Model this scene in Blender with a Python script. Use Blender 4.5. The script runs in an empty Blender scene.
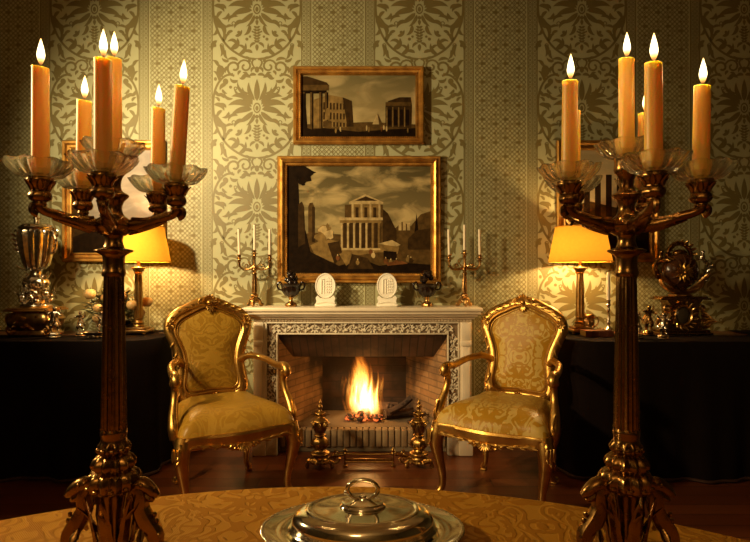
import bpy, bmesh, math, random
from math import pi, sin, cos, radians, sqrt, atan2
from mathutils import Vector, Matrix
random.seed(7)
SC = bpy.context.scene
COL = SC.collection
F = 546.0
CH = 1.18


def W(u, v, Y):
    """pixel of the photograph at depth Y -> world point"""
    return Vector(((u - 375) * Y / F, Y, CH - (v - 271) * Y / F))


# ------------------------------------------------------------------ mesh builder
def lerp(a, b, t):
    return a + (b - a) * t


def interp(xs, t):
    """value list sampled at t in 0..1"""
    if not isinstance(xs, (list, tuple)):
        return xs
    k = t * (len(xs) - 1)
    i = min(int(k), len(xs) - 2)
    return lerp(xs[i], xs[i + 1], k - i)


def catmull(pts, sub, closed=False):
    pts = [Vector(p) for p in pts]
    n = len(pts)
    if sub <= 1 or n < 3:
        return pts
    out = []
    rng = range(n) if closed else range(n - 1)
    for i in rng:
        if closed:
            p0, p1, p2, p3 = pts[i - 1], pts[i], pts[(i + 1) % n], pts[(i + 2) % n]
        else:
            p1, p2 = pts[i], pts[i + 1]
            p0 = pts[i - 1] if i > 0 else p1 * 2 - p2
            p3 = pts[i + 2] if i + 2 < n else p2 * 2 - p1
        for k in range(sub):
            t = k / sub
            out.append(0.5 * (2 * p1 + (p2 - p0) * t + (2 * p0 - 5 * p1 + 4 * p2 - p3) * t * t
                              + (3 * p1 - p0 - 3 * p2 + p3) * t ** 3))
    if not closed:
        out.append(pts[-1])
    return out


class MB:
    def __init__(s, M=None):
        s.v, s.f, s.m = [], [], []
        s.M = M or Matrix()
        s.mat = 0

    def add(s, verts, faces, mat=None):
        o = len(s.v)
        M = s.M
        s.v += [M @ Vector(p) for p in verts]
        s.f += [tuple(i + o for i in f) for f in faces]
        s.m += [s.mat if mat is None else mat] * len(faces)

    def grid(s, rows, cu=False, cv=False, mat=None, flip=False):
        n, m = len(rows), len(rows[0])
        vs = [p for r in rows for p in r]
        fs = []
        for i in range(n if cv else n - 1):
            for j in range(m if cu else m - 1):
                a, b = i * m + j, i * m + (j + 1) % m
                c, d = ((i + 1) % n) * m + (j + 1) % m, ((i + 1) % n) * m + j
                fs.append((d, c, b, a) if flip else (a, b, c, d))
        s.add(vs, fs, mat)

    def lathe(s, prof, n=24, c=(0, 0, 0), flute=None, sub=3, ex=1, ey=1, mat=None, wob=None):
        """prof list of (r,z); flute=(count, amplitude, z0, z1)"""
        p = [(q.x, q.y) for q in catmull([(a, b, 0) for a, b in prof], sub)] if sub > 1 else prof
        vs, fs = [], []
        for r, z in p:
            r = max(r, 0.00005)
            for k in range(n):
                a = 2 * pi * k / n
                rr = r
                if flute and flute[2] <= z <= flute[3]:
                    rr = r * (1 + flute[1] * cos(flute[0] * a))
                if wob:
                    rr, zz = wob(a, rr, z)
                else:
                    zz = z
                vs.append((c[0] + rr * cos(a) * ex, c[1] + rr * sin(a) * ey, c[2] + zz))
        for i in range(len(p) - 1):
            for k in range(n):
                fs.append((i * n + k, i * n + (k + 1) % n, (i + 1) * n + (k + 1) % n, (i + 1) * n + k))
        fs.append(tuple(range(n))[::-1])
        fs.append(tuple((len(p) - 1) * n + k for k in range(n)))
        s.add(vs, fs, mat)

    def tube(s, pts, r, n=8, sub=1, flat=1.0, up=(0, 0, 1), closed=False, mat=None, ridge=0):
        """r: number or list along the path; flat: thickness ratio across 'up'"""
        P = catmull(pts, sub, closed)
        L = len(P)
        vs, fs = [], []
        up = Vector(up)
        nrm = None
        for i, p in enumerate(P):
            a = P[i - 1] if (i > 0 or closed) else p
            b = P[(i + 1) % L] if (i < L - 1 or closed) else p
            t = (b - a)
            t = t.normalized() if t.length > 1e-9 else Vector((0, 0, 1))
            if nrm is None:
                q = up if abs(t.dot(up)) < .95 else Vector((1, 0, 0))
                nrm = (q - t * q.dot(t)).normalized()
            else:
                q = nrm - t * nrm.dot(t)
                nrm = q.normalized() if q.length > 1e-6 else nrm
            bn = t.cross(nrm)
            rr = interp(r, i / max(1, L - 1))
            for k in range(n):
                an = 2 * pi * k / n
                f = 1 + (ridge * cos(an * 4) if ridge else 0)
                vs.append(p + (nrm * cos(an) * flat + bn * sin(an)) * rr * f)
        for i in range(L if closed else L - 1):
            j = (i + 1) % L
            for k in range(n):
                fs.append((i * n + k, i * n + (k + 1) % n, j * n + (k + 1) % n, j * n + k))
        if not closed:
            fs.append(tuple(range(n))[::-1])
            fs.append(tuple((L - 1) * n + k for k in range(n)))
        s.add(vs, fs, mat)

    def ell(s, c, r, R=None, n=10, m=7, mat=None):
        if not isinstance(r, (tuple, list)):
            r = (r, r, r)
        c = Vector(c)
        vs = [Vector((0, 0, -r[2]))]
        for i in range(1, m):
            a = -pi / 2 + pi * i / m
            for k in range(n):
                b = 2 * pi * k / n
                vs.append(Vector((r[0] * cos(a) * cos(b), r[1] * cos(a) * sin(b), r[2] * sin(a))))
        vs.append(Vector((0, 0, r[2])))
        fs = []
        for k in range(n):
            fs.append((0, 1 + (k + 1) % n, 1 + k))
            for i in range(m - 2):
                o = 1 + i * n
                fs.append((o + k, o + (k + 1) % n, o + n + (k + 1) % n, o + n + k))
            o = 1 + (m - 2) * n
            fs.append((o + k, o + (k + 1) % n, len(vs) - 1))
        if R is not None:
            vs = [R @ q for q in vs]
        s.add([c + q for q in vs], fs, mat)

    def box(s, lo, hi, bev=0.0, mat=None):
        bm = bmesh.new()
        bmesh.ops.create_cube(bm, size=1)
        for q in bm.verts:
            for i in range(3):
                q.co[i] = lo[i] if q.co[i] < 0 else hi[i]
        if bev > 0:
            bmesh.ops.bevel(bm, geom=bm.edges[:], offset=bev, segments=2, profile=.5, affect='EDGES')
        bm.verts.index_update()
        vs = [q.co.copy() for q in bm.verts]
        fs = [tuple(l.index for l in f.verts) for f in bm.faces]
        bm.free()
        s.add(vs, fs, mat)

    def prism(s, poly, y0, y1, mat=None, plane='xz'):
        """2D polygon extruded along the third axis"""
        n = len(poly)
        if plane == 'xz':
            g = lambda p, d: (p[0], d, p[1])
        else:
            g = lambda p, d: (p[0], p[1], d)
        vs = [g(p, y0) for p in poly] + [g(p, y1) for p in poly]
        fs = [tuple(range(n)), tuple(range(2 * n - 1, n - 1, -1))]
        for i in range(n):
            j = (i + 1) % n
            fs.append((j, i, i + n, j + n))
        s.add(vs, fs, mat)

    def leaf(s, p, d, up, L, Wd, T=None, curl=.3, n=7, mat=None):
        """solid carved leaf: ridge in the middle, tip curling along 'up'"""
        p, d, up = Vector(p), Vector(d).normalized(), Vector(up)
        side = d.cross(up)
        if side.length < 1e-6:
            side = d.orthogonal()
        side.normalize()
        up = side.cross(d).normalized()
        T = T or Wd * .35
        rows = []
        for i in range(n):
            t = i / (n - 1)
            w = Wd * .5 * (sin(pi * min(1, t * .88 + .10)) ** .8) * (1 if i < n - 1 else .15)
            h = T * (1 - .6 * t)
            c = p + d * (L * t) + up * (curl * L * t * t)
            if i % 2 == 0:
                w *= .86
            rows.append([c - side * w, c - side * w * .5 + up * h * .7, c + up * h * .55,
                         c + side * w * .5 + up * h * .7, c + side * w, c - up * h * .5])
        s.grid(rows, cu=True, mat=mat)
        k = len(rows[0])
        s.add(rows[0], [tuple(range(k))[::-1]], mat)
        s.add(rows[-1], [tuple(range(k))], mat)

    def scroll(s, c, ax, ay, r, turns, th, a0=0, n=7, steps=22, taper=.5, flip=1, mat=None, eye=True):
        """spiral volute in the plane ax, ay"""
        c, ax, ay = Vector(c), Vector(ax).normalized(), Vector(ay).normalized()
        pts = []
        for i in range(steps):
            t = i / (steps - 1)
            a = a0 + flip * 2 * pi * turns * t
            rr = r * (1 - .82 * t)
            pts.append(c + ax * cos(a) * rr + ay * sin(a) * rr)
        s.tube(pts, [th, th, th * taper], n, up=ax.cross(ay), mat=mat)
        if eye:
            s.ell(c, th * .9, n=8, m=5, mat=mat)

    def build(s, name, mats, parent=None, loc=None, smooth=True, angle=38):
        me = bpy.data.meshes.new(name)
        me.from_pydata([tuple(p) for p in s.v], [], s.f)
        if not isinstance(mats, (list, tuple)):
            mats = [mats]
        for m in mats:
            me.materials.append(m)
        if len(mats) > 1:
            me.polygons.foreach_set('material_index', s.m)
        me.update()
        bm = bmesh.new()
        bm.from_mesh(me)
        bmesh.ops.recalc_face_normals(bm, faces=bm.faces[:])
        bm.to_mesh(me)
        bm.free()
        if smooth:
            me.polygons.foreach_set('use_smooth', [True] * len(me.polygons))
            me.set_sharp_from_angle(angle=radians(angle))
        o = bpy.data.objects.new(name, me)
        COL.objects.link(o)
        if parent:
            o.parent = parent
        if loc is not None:
            o.location = loc
        return o


def thing(name, label, cat, loc=(0, 0, 0), rz=0, group=None):
    o = bpy.data.objects.new(name, None)
    o.empty_display_size = .05
    COL.objects.link(o)
    o.location = loc
    o.rotation_euler = (0, 0, rz)
    return tag(o, label, cat, group)


def tag(o, label, cat, group=None, kind=None):
    o['label'] = label
    o['category'] = cat
    if group:
        o['group'] = group
    if kind:
        o['kind'] = kind
    return o


def struct(o):
    o['kind'] = 'structure'
    return o


def dup(root, label, loc, rz=None):
    r = root.copy()
    COL.objects.link(r)
    r.location = loc
    if rz is not None:
        r.rotation_euler = (0, 0, rz)
    r['label'] = label
    for ch in list(root.children):
        c = ch.copy()
        COL.objects.link(c)
        c.parent = r
        for g in ch.children:
            d = g.copy()
            COL.objects.link(d)
            d.parent = c
    return r


# ------------------------------------------------------------------ materials
class NT:
    def __init__(s, name):
        s.mat = bpy.data.materials.new(name)
        s.mat.use_nodes = True
        s.nt = s.mat.node_tree
        s.nt.nodes.clear()
        s.out = s.nt.nodes.new('ShaderNodeOutputMaterial')

    def n(s, typ, props=None, **ins):
        nd = s.nt.nodes.new('ShaderNode' + typ)
        for k, v in (props or {}).items():
            setattr(nd, k, v)
        for k, v in ins.items():
            k = int(k[1:]) if k[0] == 'i' and k[1:].isdigit() else k.replace('_', ' ')
            s.put(nd.inputs[k], v)
        return nd

    def put(s, sock, v):
        if isinstance(v, bpy.types.NodeSocket):
            s.nt.links.new(v, sock)
        elif isinstance(v, bpy.types.Node):
            s.nt.links.new(v.outputs[0], sock)
        else:
            if sock.type == 'RGBA' and len(v) == 3:
                v = (*v, 1)
            sock.default_value = v

    def math(s, op, a, b=0.0, c=None):
        nd = s.nt.nodes.new('ShaderNodeMath')
        nd.operation = op
        s.put(nd.inputs[0], a)
        s.put(nd.inputs[1], b)
        if c is not None:
            s.put(nd.inputs[2], c)
        return nd.outputs[0]

    def mix(s, f, a, b):
        nd = s.nt.nodes.new('ShaderNodeMix')
        nd.data_type = 'RGBA'
        s.put(nd.inputs['Factor'], f)
        s.put(nd.inputs[6], a)
        s.put(nd.inputs[7], b)
        return nd.outputs[2]

    def ramp(s, f, stops):
        nd = s.nt.nodes.new('ShaderNodeValToRGB')
        el = nd.color_ramp.elements
        while len(el) < len(stops):
            el.new(.5)
        for e, (p, c) in zip(el, stops):
            e.position = p
            e.color = (*c, 1) if len(c) == 3 else c
        s.put(nd.inputs[0], f)
        return nd.outputs[0]

    def obj(s):
        return s.n('TexCoord').outputs['Object']

    def xyz(s, vec):
        nd = s.n('SeparateXYZ', i0=vec)
        return nd.outputs

    def vec(s, x, y, z=0.0):
        return s.n('CombineXYZ', i0=x, i1=y, i2=z).outputs[0]

    def bump(s, h, strength=.3, dist=.002):
        return s.n('Bump', Strength=strength, Distance=dist, Height=h).outputs[0]

    def noise(s, vec, scale=5., detail=3., dist=0.):
        nd = s.n('TexNoise', Vector=vec, Scale=scale, Detail=detail, Distortion=dist)
        return nd.outputs[0]

    def done(s, sh, vol=None):
        s.nt.links.new(sh.outputs[0], s.out.inputs[0])
        return s.mat


def P(name, col, rough=.5, metal=0., bump=0., bscale=60., var=0., vscale=8., col2=None, rvar=0., coat=0., spec=None, sheen=0.):
    t = NT(name)
    co = t.obj()
    base = col
    if var or col2:
        nz = t.noise(co, vscale, 4.)
        c2 = col2 or tuple(c * (1 - var) for c in col)
        base = t.mix(t.math('MULTIPLY_ADD', nz, 2.4, -.7), col, c2)
    b = t.n('BsdfPrincipled', Base_Color=base, Roughness=rough, Metallic=metal)
    if rvar:
        nz2 = t.noise(co, vscale * 2, 3.)
        t.put(b.inputs['Roughness'], t.math('MULTIPLY_ADD', nz2, rvar, rough - rvar * .5))
    if bump:
        t.put(b.inputs['Normal'], t.bump(t.noise(co, bscale, 4.), bump, .003))
    if coat:
        b.inputs['Coat Weight'].default_value = coat
        b.inputs['Coat Roughness'].default_value = .12
    if spec is not None:
        b.inputs['Specular IOR Level'].default_value = spec
    if sheen:
        b.inputs['Sheen Weight'].default_value = sheen
    return t.done(b)


def damask(name, ca, cb, tile=.22, scale=9., ax=(0, 2), rough=.45, bump=.35, off=0., contrast=7., metal=0., tilex=None):
    """mirrored scrolling leaf pattern woven in two tones"""
    t = NT(name)
    o = t.xyz(t.obj())
    x = t.math('ABSOLUTE', o[ax[0]]) if not tilex else t.math('PINGPONG', o[ax[0]], tilex)
    y = t.math('PINGPONG', t.math('ADD', o[ax[1]], 7.3 + off), tile)
    n1 = t.noise(t.vec(x, y, 1.7), scale, 1.2, 1.6)
    w = t.math('ABSOLUTE', t.math('SUBTRACT', t.math('FRACT', t.math('MULTIPLY', n1, 3.6)), .5))
    f = t.n('MapRange', Value=w, i1=.22, i2=.22 + 1 / (contrast * 4), i3=0., i4=1.).outputs[0]
    fine = t.n('TexWave', {'bands_direction': 'DIAGONAL'}, Vector=t.obj(), Scale=260.)
    h = t.math('ADD', f, t.math('MULTIPLY', fine.outputs[1], .25))
    b = t.n('BsdfPrincipled', Base_Color=t.mix(f, ca, cb), Roughness=t.math('MULTIPLY_ADD', f, -.12, rough),
            Metallic=metal, Normal=t.bump(h, bump, .0015))
    b.inputs['Specular IOR Level'].default_value = .3
    return t.done(b)


def brickmat(name, c1, c2, mortar, w, h, ax=(0, 2), rough=.85, soot=None, grad=None):
    t = NT(name)
    o = t.xyz(t.obj())
    v = t.vec(o[ax[0]], o[ax[1]])
    br = t.n('TexBrick', Vector=v, Color1=c1, Color2=c2, Mortar=mortar, Scale=1.0, Mortar_Size=.005,
             Brick_Width=w, Row_Height=h)
    br.inputs['Mortar Smooth'].default_value = .3
    nz = t.noise(t.obj(), 30., 5.)
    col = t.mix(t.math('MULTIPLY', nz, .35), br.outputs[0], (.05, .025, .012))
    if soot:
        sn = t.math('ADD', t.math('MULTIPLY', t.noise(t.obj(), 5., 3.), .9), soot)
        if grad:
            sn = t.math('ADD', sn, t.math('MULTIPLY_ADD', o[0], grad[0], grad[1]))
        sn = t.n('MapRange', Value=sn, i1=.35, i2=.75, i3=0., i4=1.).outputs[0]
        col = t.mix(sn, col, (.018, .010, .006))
    hh = t.math('SUBTRACT', t.math('MULTIPLY', nz, .4), br.outputs[1])
    b = t.n('BsdfPrincipled', Base_Color=col, Roughness=rough, Normal=t.bump(hh, .6, .006))
    return t.done(b)


def emis(name, col, strength):
    t = NT(name)
    return t.done(t.n('Emission', Color=col, Strength=strength))


GOLD = P('gilt_wood', (.74, .46, .13), .36, 1., .35, 45., col2=(.45, .24, .05), vscale=14., rvar=.2)
GOLD_DK = P('gilt_frame', (.72, .40, .09), .40, .9, .35, 60., col2=(.34, .15, .03), vscale=18., rvar=.2)
GILT_BRONZE = P('gilt_bronze', (.62, .38, .13), .28, 1., .25, 80., col2=(.30, .15, .05), vscale=30.)
BRONZE = P('dark_gilt_bronze', (.40, .23, .072), .26, 1., .25, 70., col2=(.20, .10, .03), vscale=22., rvar=.15)
BLACKBRONZE = P('black_bronze', (.016, .008, .005), .2, 0., .2, 60.)
BRASS = P('old_brass', (.46, .29, .085), .34, 1., .25, 50., col2=(.24, .12, .03), vscale=25.)
SILVER = P('polished_silver', (.95, .90, .76), .12, 1., .05, 30., rvar=.08)
SILVER_C = P('chased_silver', (.92, .86, .72), .18, 1., .5, 70., col2=(.45, .36, .25), vscale=40.)
MARBLE = P('cream_marble', (.82, .71, .53), .42, 0., .12, 40., col2=(.68, .57, .40), vscale=7.)
CARVED = P('carved_marble', (.74, .64, .46), .5, 0., .2, 80., var=.25, vscale=30.)
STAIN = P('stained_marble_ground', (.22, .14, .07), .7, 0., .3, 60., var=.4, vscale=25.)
ALABASTER = P('white_biscuit', (.86, .80, .66), .45, 0., .1, 60.)
VELVET = P('dark_velvet', (.007, .0035, .0025), .9, 0., .2, 60., spec=.1)
HEMTRIM = P('hem_braid', (.045, .016, .008), .7, 0., .3, 200.)
IRON = P('wrought_iron', (.03, .022, .018), .55, .6, .3, 60.)
CHAR = P('charred_wood', (.018, .012, .010), .9, 0., 1., 45., col2=(.09, .05, .03), vscale=20.)
LEATHER = P('red_brown_leather', (.16, .045, .018), .38, 0., .2, 150., var=.4, vscale=20.)
GILTEDGE = P('gilt_page_edge', (.62, .44, .16), .4, .5)
LEAFG = P('dried_leaf', (.10, .085, .022), .55, 0., .3, 60., var=.5, vscale=20.)
FRUIT = P('pale_quince', (.62, .47, .20), .4, 0., .12, 40., col2=(.45, .25, .08), vscale=20.)
FRUIT_R = P('russet_pomegranate', (.34, .14, .05), .4, 0., .12, 40., col2=(.5, .3, .1), vscale=18.)
CORD = P('black_flex', (.02, .015, .012), .5)
PLAST = P('plaster', (.74, .62, .42), .9, 0., .1, 20.)
WAX_PALE = P('ivory_wax', (.85, .72, .50), .45)
FLAME = None


def mk_wax(name, col, rad):
    t = NT(name)
    b = t.n('BsdfPrincipled', Base_Color=col, Roughness=.42)
    b.inputs['Subsurface Weight'].default_value = 1.
    b.inputs['Subsurface Radius'].default_value = (1., .52, .10)
    b.inputs['Subsurface Scale'].default_value = rad
    return t.done(b)


WAX = mk_wax('honey_wax', (.94, .53, .115), .028)


def mk_glass():
    t = NT('cut_glass')
    b = t.n('BsdfPrincipled', Base_Color=(.98, .97, .93), Roughness=.04, IOR=1.42)
    b.inputs['Transmission Weight'].default_value = 1.
    tr = t.n('BsdfTransparent', Color=(.97, .96, .93))
    return t.done(t.n('MixShader', Fac=.35, i1=b, i2=tr))


GLASS = mk_glass()


def mk_flame():
    t = NT('candle_flame')
    z = t.xyz(t.obj())[2]
    f = t.n('MapRange', Value=z, i1=0., i2=.036).outputs[0]
    c = t.ramp(f, [(0., (.55, .16, .04)), (.16, (1., .45, .10)), (.35, (1., .82, .42)), (.75, (1., .80, .40)), (1., (1., .55, .15))])
    s = t.ramp(f, [(0., (.05,) * 3), (.2, (.5,) * 3), (.4, (1,) * 3), (1., (.8,) * 3)])
    return t.done(t.n('Emission', Color=c, Strength=t.math('MULTIPLY', s, 5.5)))


FLAME = mk_flame()


def mk_shade():
    t = NT('silk_shade')
    co = t.obj()
    nz = t.noise(co, 60., 3.)
    col = t.mix(nz, (.80, .42, .05), (.72, .35, .038))
    d = t.n('BsdfDiffuse', Color=col)
    tr = t.n('BsdfTranslucent', Color=col)
    m = t.n('MixShader', Fac=.085, i1=d, i2=tr)
    return t.done(m)


SHADE = mk_shade()


def mk_wallpaper():
    t = NT('wallpaper_ground')
    co = t.obj()
    o = t.xyz(co)
    nz = t.noise(co, 2.5, 4.)
    fib = t.noise(t.vec(t.math('MULTIPLY', o[0], 240.), 0., t.math('MULTIPLY', o[2], 14.)), 1., 2.)
    c = t.mix(nz, (.46, .46, .27), (.40, .39, .21))
    c = t.mix(t.math('MULTIPLY', fib, .35), c, (.31, .29, .14))
    b = t.n('BsdfPrincipled', Base_Color=c, Roughness=.62, Normal=t.bump(fib, .15, .001))
    return t.done(b)


def mk_print():
    t = NT('wallpaper_print')
    co = t.obj()
    nz = t.noise(co, 14., 4.)
    c = t.mix(nz, (.205, .165, .052), (.155, .12, .036))
    b = t.n('BsdfPrincipled', Base_Color=c, Roughness=.55)
    return t.done(b)


WALLP, WPRINT = mk_wallpaper(), mk_print()


def mk_floor():
    t = NT('oak_boards')
    co = t.obj()
    o = t.xyz(co)
    br = t.n('TexBrick', Vector=t.vec(o[0], o[1]), Color1=(.20, .055, .014), Color2=(.12, .030, .008), Mortar=(.02, .008, .004),
             Scale=1., Mortar_Size=.003, Brick_Width=1.3, Row_Height=.115)
    g = t.noise(t.vec(t.math('MULTIPLY', o[0], 3.), t.math('MULTIPLY', o[1], 60.)), 1., 5., .6)
    c = t.mix(t.math('MULTIPLY', g, .6), br.outputs[0], (.06, .02, .008))
    b = t.n('BsdfPrincipled', Base_Color=c, Roughness=.30, Normal=t.bump(t.math('SUBTRACT', g, br.outputs[1]), .25, .002))
    return t.done(b)


FLOORM = mk_floor()

# ------------------------------------------------------------------ the room
YW = 3.70
XL, XR, YF, ZC = -2.95, 2.85, -2.6, 3.35
b = MB()
b.box((XL - .1, YF - .1, -.1), (XR + .1, YW + .9, 0))
struct(b.build('floor', FLOORM, smooth=False))
b = MB()
b.box((XL - .1, YF - .1, ZC), (XR + .1, YW + .9, ZC + .1))
struct(b.build('ceiling', PLAST, smooth=False))

# 2D print helpers: every shape is a strip or fan lying on the paper


def w2(p0, p1, bend, w, n=9):
    """leaf outline between two points, bowed sideways"""
    p0, p1 = Vector((*p0, 0)), Vector((*p1, 0))
    d = p1 - p0
    sd = Vector((-d.y, d.x, 0))
    A, B = [], []
    for i in range(n):
        t = i / (n - 1)
        c = p0 + d * t + sd * (bend * 4 * t * (1 - t))
        tg = d + sd * (bend * 4 * (1 - 2 * t))
        nn = Vector((-tg.y, tg.x, 0)).normalized()
        ww = w * .54 * (sin(pi * t ** .75)) ** .8
        A.append(c + nn * ww)
        B.append(c - nn * ww)
    return A, B


def s2(pts, w, sub=6, taper=True):
    Pn = catmull([(x, y, 0) for x, y in pts], sub)
    A, B = [], []
    for i, c in enumerate(Pn):
        a, bb = Pn[max(0, i - 1)], Pn[min(len(Pn) - 1, i + 1)]
        t = (bb - a).normalized()
        nn = Vector((-t.y, t.x, 0))
        k = i / (len(Pn) - 1)
        ww = w * .5 * ((.35 + .65 * sin(pi * k)) if taper else 1)
        A.append(c + nn * ww)
        B.append(c - nn * ww)
    return A, B


def e2(c, rx, ry, n=12, r0=0., w=None):
    A, B = [], []
    for i in range(n + 1):
        a = 2 * pi * i / n
        A.append(Vector((c[0] + rx * cos(a), c[1] + ry * sin(a), 0)))
        k = 0 if w is None else 1 - w / max(rx, ry)
        B.append(Vector((c[0] + rx * k * cos(a), c[1] + ry * k * sin(a), 0)))
    return A, B


def sp2(c, r, a0, turns, w, flip=1, n=18):
    pts = []
    for i in range(n):
        t = i / (n - 1)
        a = a0 + flip * 2 * pi * turns * t
        rr = r * (1 - .8 * t)
        pts.append((c[0] + rr * cos(a), c[1] + rr * sin(a)))
    return s2(pts, w, 1, False)


half = []
H = half.append
# centre flower with palmette above and fanning wings
H(e2((0, 0), 12, 17, 14, w=5)); H(e2((0, -1), 5, 8))
H(w2((0, 22), (0, 92), 0, 17)); H(w2((7, 24), (26, 82), -.12, 13)); H(w2((12, 22), (46, 66), -.18, 13))
H(w2((24, 46), (62, 84), -.25, 10)); H(w2((30, 34), (74, 66), -.2, 9))
H(w2((14, 10), (82, 36), .22, 19)); H(w2((16, 4), (92, 8), .16, 19)); H(w2((15, -4), (82, -22), .1, 18))
H(w2((13, -12), (62, -46), -.08, 15)); H(w2((8, -18), (34, -56), -.12, 10))
H(w2((76, 30), (104, 50), -.3, 9)); H(w2((60, -24), (92, -44), .3, 9))
H(e2((0, -28), 6, 6)); H(w2((0, -34), (0, -52), 0, 9))
for k in range(6):
    H(w2((0, -62 - 9 * k), (15 - abs(k - 2.2) * 2, -55 - 9 * k), .1, 7))
H(w2((0, -112), (0, -134), 0, 10)); H(w2((4, -108), (22, -124), .2, 8))
# ogee stems enclosing the flower
H(s2([(4, -160), (44, -152), (90, -122), (120, -80), (136, -30), (139, 25), (128, 70), (104, 100), (76, 108)], 7, 5, False))
H(sp2((72, 128), 26, -pi / 2, 1.1, 7, 1)); H(sp2((38, 132), 24, 0, 1.2, 6, 1))
H(s2([(0, 118), (14, 138), (14, 150), (0, 158)], 6)); H(e2((0, 122), 7, 10)); H(w2((3, 128), (18, 112), .3, 8))
H(w2((60, 150), (96, 152), .2, 9)); H(w2((20, 150), (46, 160), .2, 8))
# leaves along the stems
H(w2((132, -20), (92, -56), .25, 22)); H(w2((126, -44), (108, -92), -.25, 14)); H(w2((137, 10), (104, -10), -.25, 13))
H(w2((120, 84), (140, 118), .2, 11)); H(w2((108, 98), (118, 140), -.2, 14)); H(e2((116, 118), 13, 18, 12)); H(e2((100, 84), 9, 10))
H(w2((96, 76), (118, 56), .2, 12)); H(w2((110, 60), (94, 46), .2, 8)); H(w2((132, 56), (112, 38), .2, 10))
H(w2((84, -126), (62, -92), .25, 16)); H(w2((60, -146), (36, -108), .2, 12)); H(w2((104, -104), (86, -80), -.25, 12))
H(w2((70, -86), (48, -66), .2, 10)); H(w2((100, -60), (74, -56), -.2, 8)); H(e2((58, -74), 5, 5)); H(e2((84, 66), 5, 5))
H(w2((126, -100), (142, -136), .2, 12)); H(w2((118, -112), (116, -152), -.2, 12)); H(w2((100, -130), (92, -160), .2, 9)); H(e2((134, -116), 5, 6))
H(w2((56, 96), (34, 100), .2, 7)); H(e2((46, 94), 4, 4)); H(e2((22, -88), 4, 4)); H(e2((32, -96), 5, 5)); H(e2((28, -76), 3, 3))
# more foliage filling the ground
for a_, b_, be, ww in (((20, 96), (52, 92), .3, 11), ((60, 88), (86, 96), -.3, 10), ((104, 30), (128, 40), .3, 11), ((98, 0), (124, 12), .2, 9), ((90, -12), (112, -30), -.3, 10),
                       ((40, -40), (72, -62), .25, 12), ((24, -50), (42, -84), -.2, 11), ((64, -112), (94, -104), .3, 10), ((14, -140), (44, -138), .2, 10), ((40, -128), (60, -116), .2, 8),
                       ((30, 104), (46, 112), .2, 8), ((88, 150), (112, 160), -.2, 9), ((124, 132), (142, 152), .2, 10), ((126, -60), (142, -84), -.2, 10), ((2, 104), (26, 98), .25, 9),
                       ((110, -8), (126, -34), .2, 10), ((76, -70), (96, -86), .2, 9), ((50, 118), (60, 104), .2, 8), ((92, 132), (100, 110), .2, 9), ((120, 20), (134, 34), .2, 8)):
    H(w2(a_, b_, be, ww))
H(e2((74, -46), 7, 7, 12, w=3)); H(e2((112, -116), 7, 7, 12, w=3)); H(e2((24, 150), 5, 5)); H(e2((132, 92), 5, 6)); H(e2((14, -72), 3, 3)); H(e2((68, 62), 6, 6, 12, w=3))
KU = .67 / 315
ymin = YW - .0008


lay = 0
HOLE = (-.66, .50, .85)


def put2(mb, AB, ox, oz, sx, k=KU):
    A, B = AB
    global lay
    lay = (lay + 1) % 40
    yy = ymin - lay * .00002
    r1 = [(ox + sx * p.x * k, yy, oz + p.y * k) for p in A]
    r2 = [(ox + sx * p.x * k, yy, oz + p.y * k) for p in B]
    if any(HOLE[0] < q[0] < HOLE[1] and q[2] < HOLE[2] for q in r1 + r2):
        return
    mb.grid([r1, r2], mat=1)


wb = MB()
T = .9
wb.box((XL - .1, YW, 0), (-.635, YW + .1, ZC))
wb.box((.475, YW, 0), (XR + .1, YW + .1, ZC))
wb.box((-.635, YW, .82), (.475, YW + .1, ZC))
PER = 1.1005
centres = [-.80 + PER * k for k in range(-2, 4)]
for cx in centres:
    for j in range(-1, 5):
        oz = 2.285 + .67 * (j - 3) + .67
        for AB in half:
            for sx in (1, -1):
                if min(p.y for p in AB[0]) * KU + oz < .05 or max(p.y for p in AB[0]) * KU + oz > ZC - .01:
                    continue
                if abs(cx) > 2.45 and (cx + sx * .3 > XR - .02 or cx + sx * .3 < XL + .02):
                    continue
                put2(wb, AB, cx, oz, sx)


def strip(mb, x0, x1, z0, z1, w):
    global lay
    if HOLE[0] < (x0 + x1) / 2 < HOLE[1] and min(z0, z1) < HOLE[2]:
        if max(z0, z1) < HOLE[2]:
            return
        z0 = max(z0, HOLE[2])
    lay = (lay + 1) % 40
    yy = ymin - lay * .00002
    d = Vector((x1 - x0, 0, z1 - z0))
    nn = Vector((-d.z, 0, d.x)).normalized() * w * .5
    a, c = Vector((x0, yy, z0)), Vector((x1, yy, z1))
    mb.add([a + nn, a - nn, c - nn, c + nn], [(0, 1, 2, 3)], 1)


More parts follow.
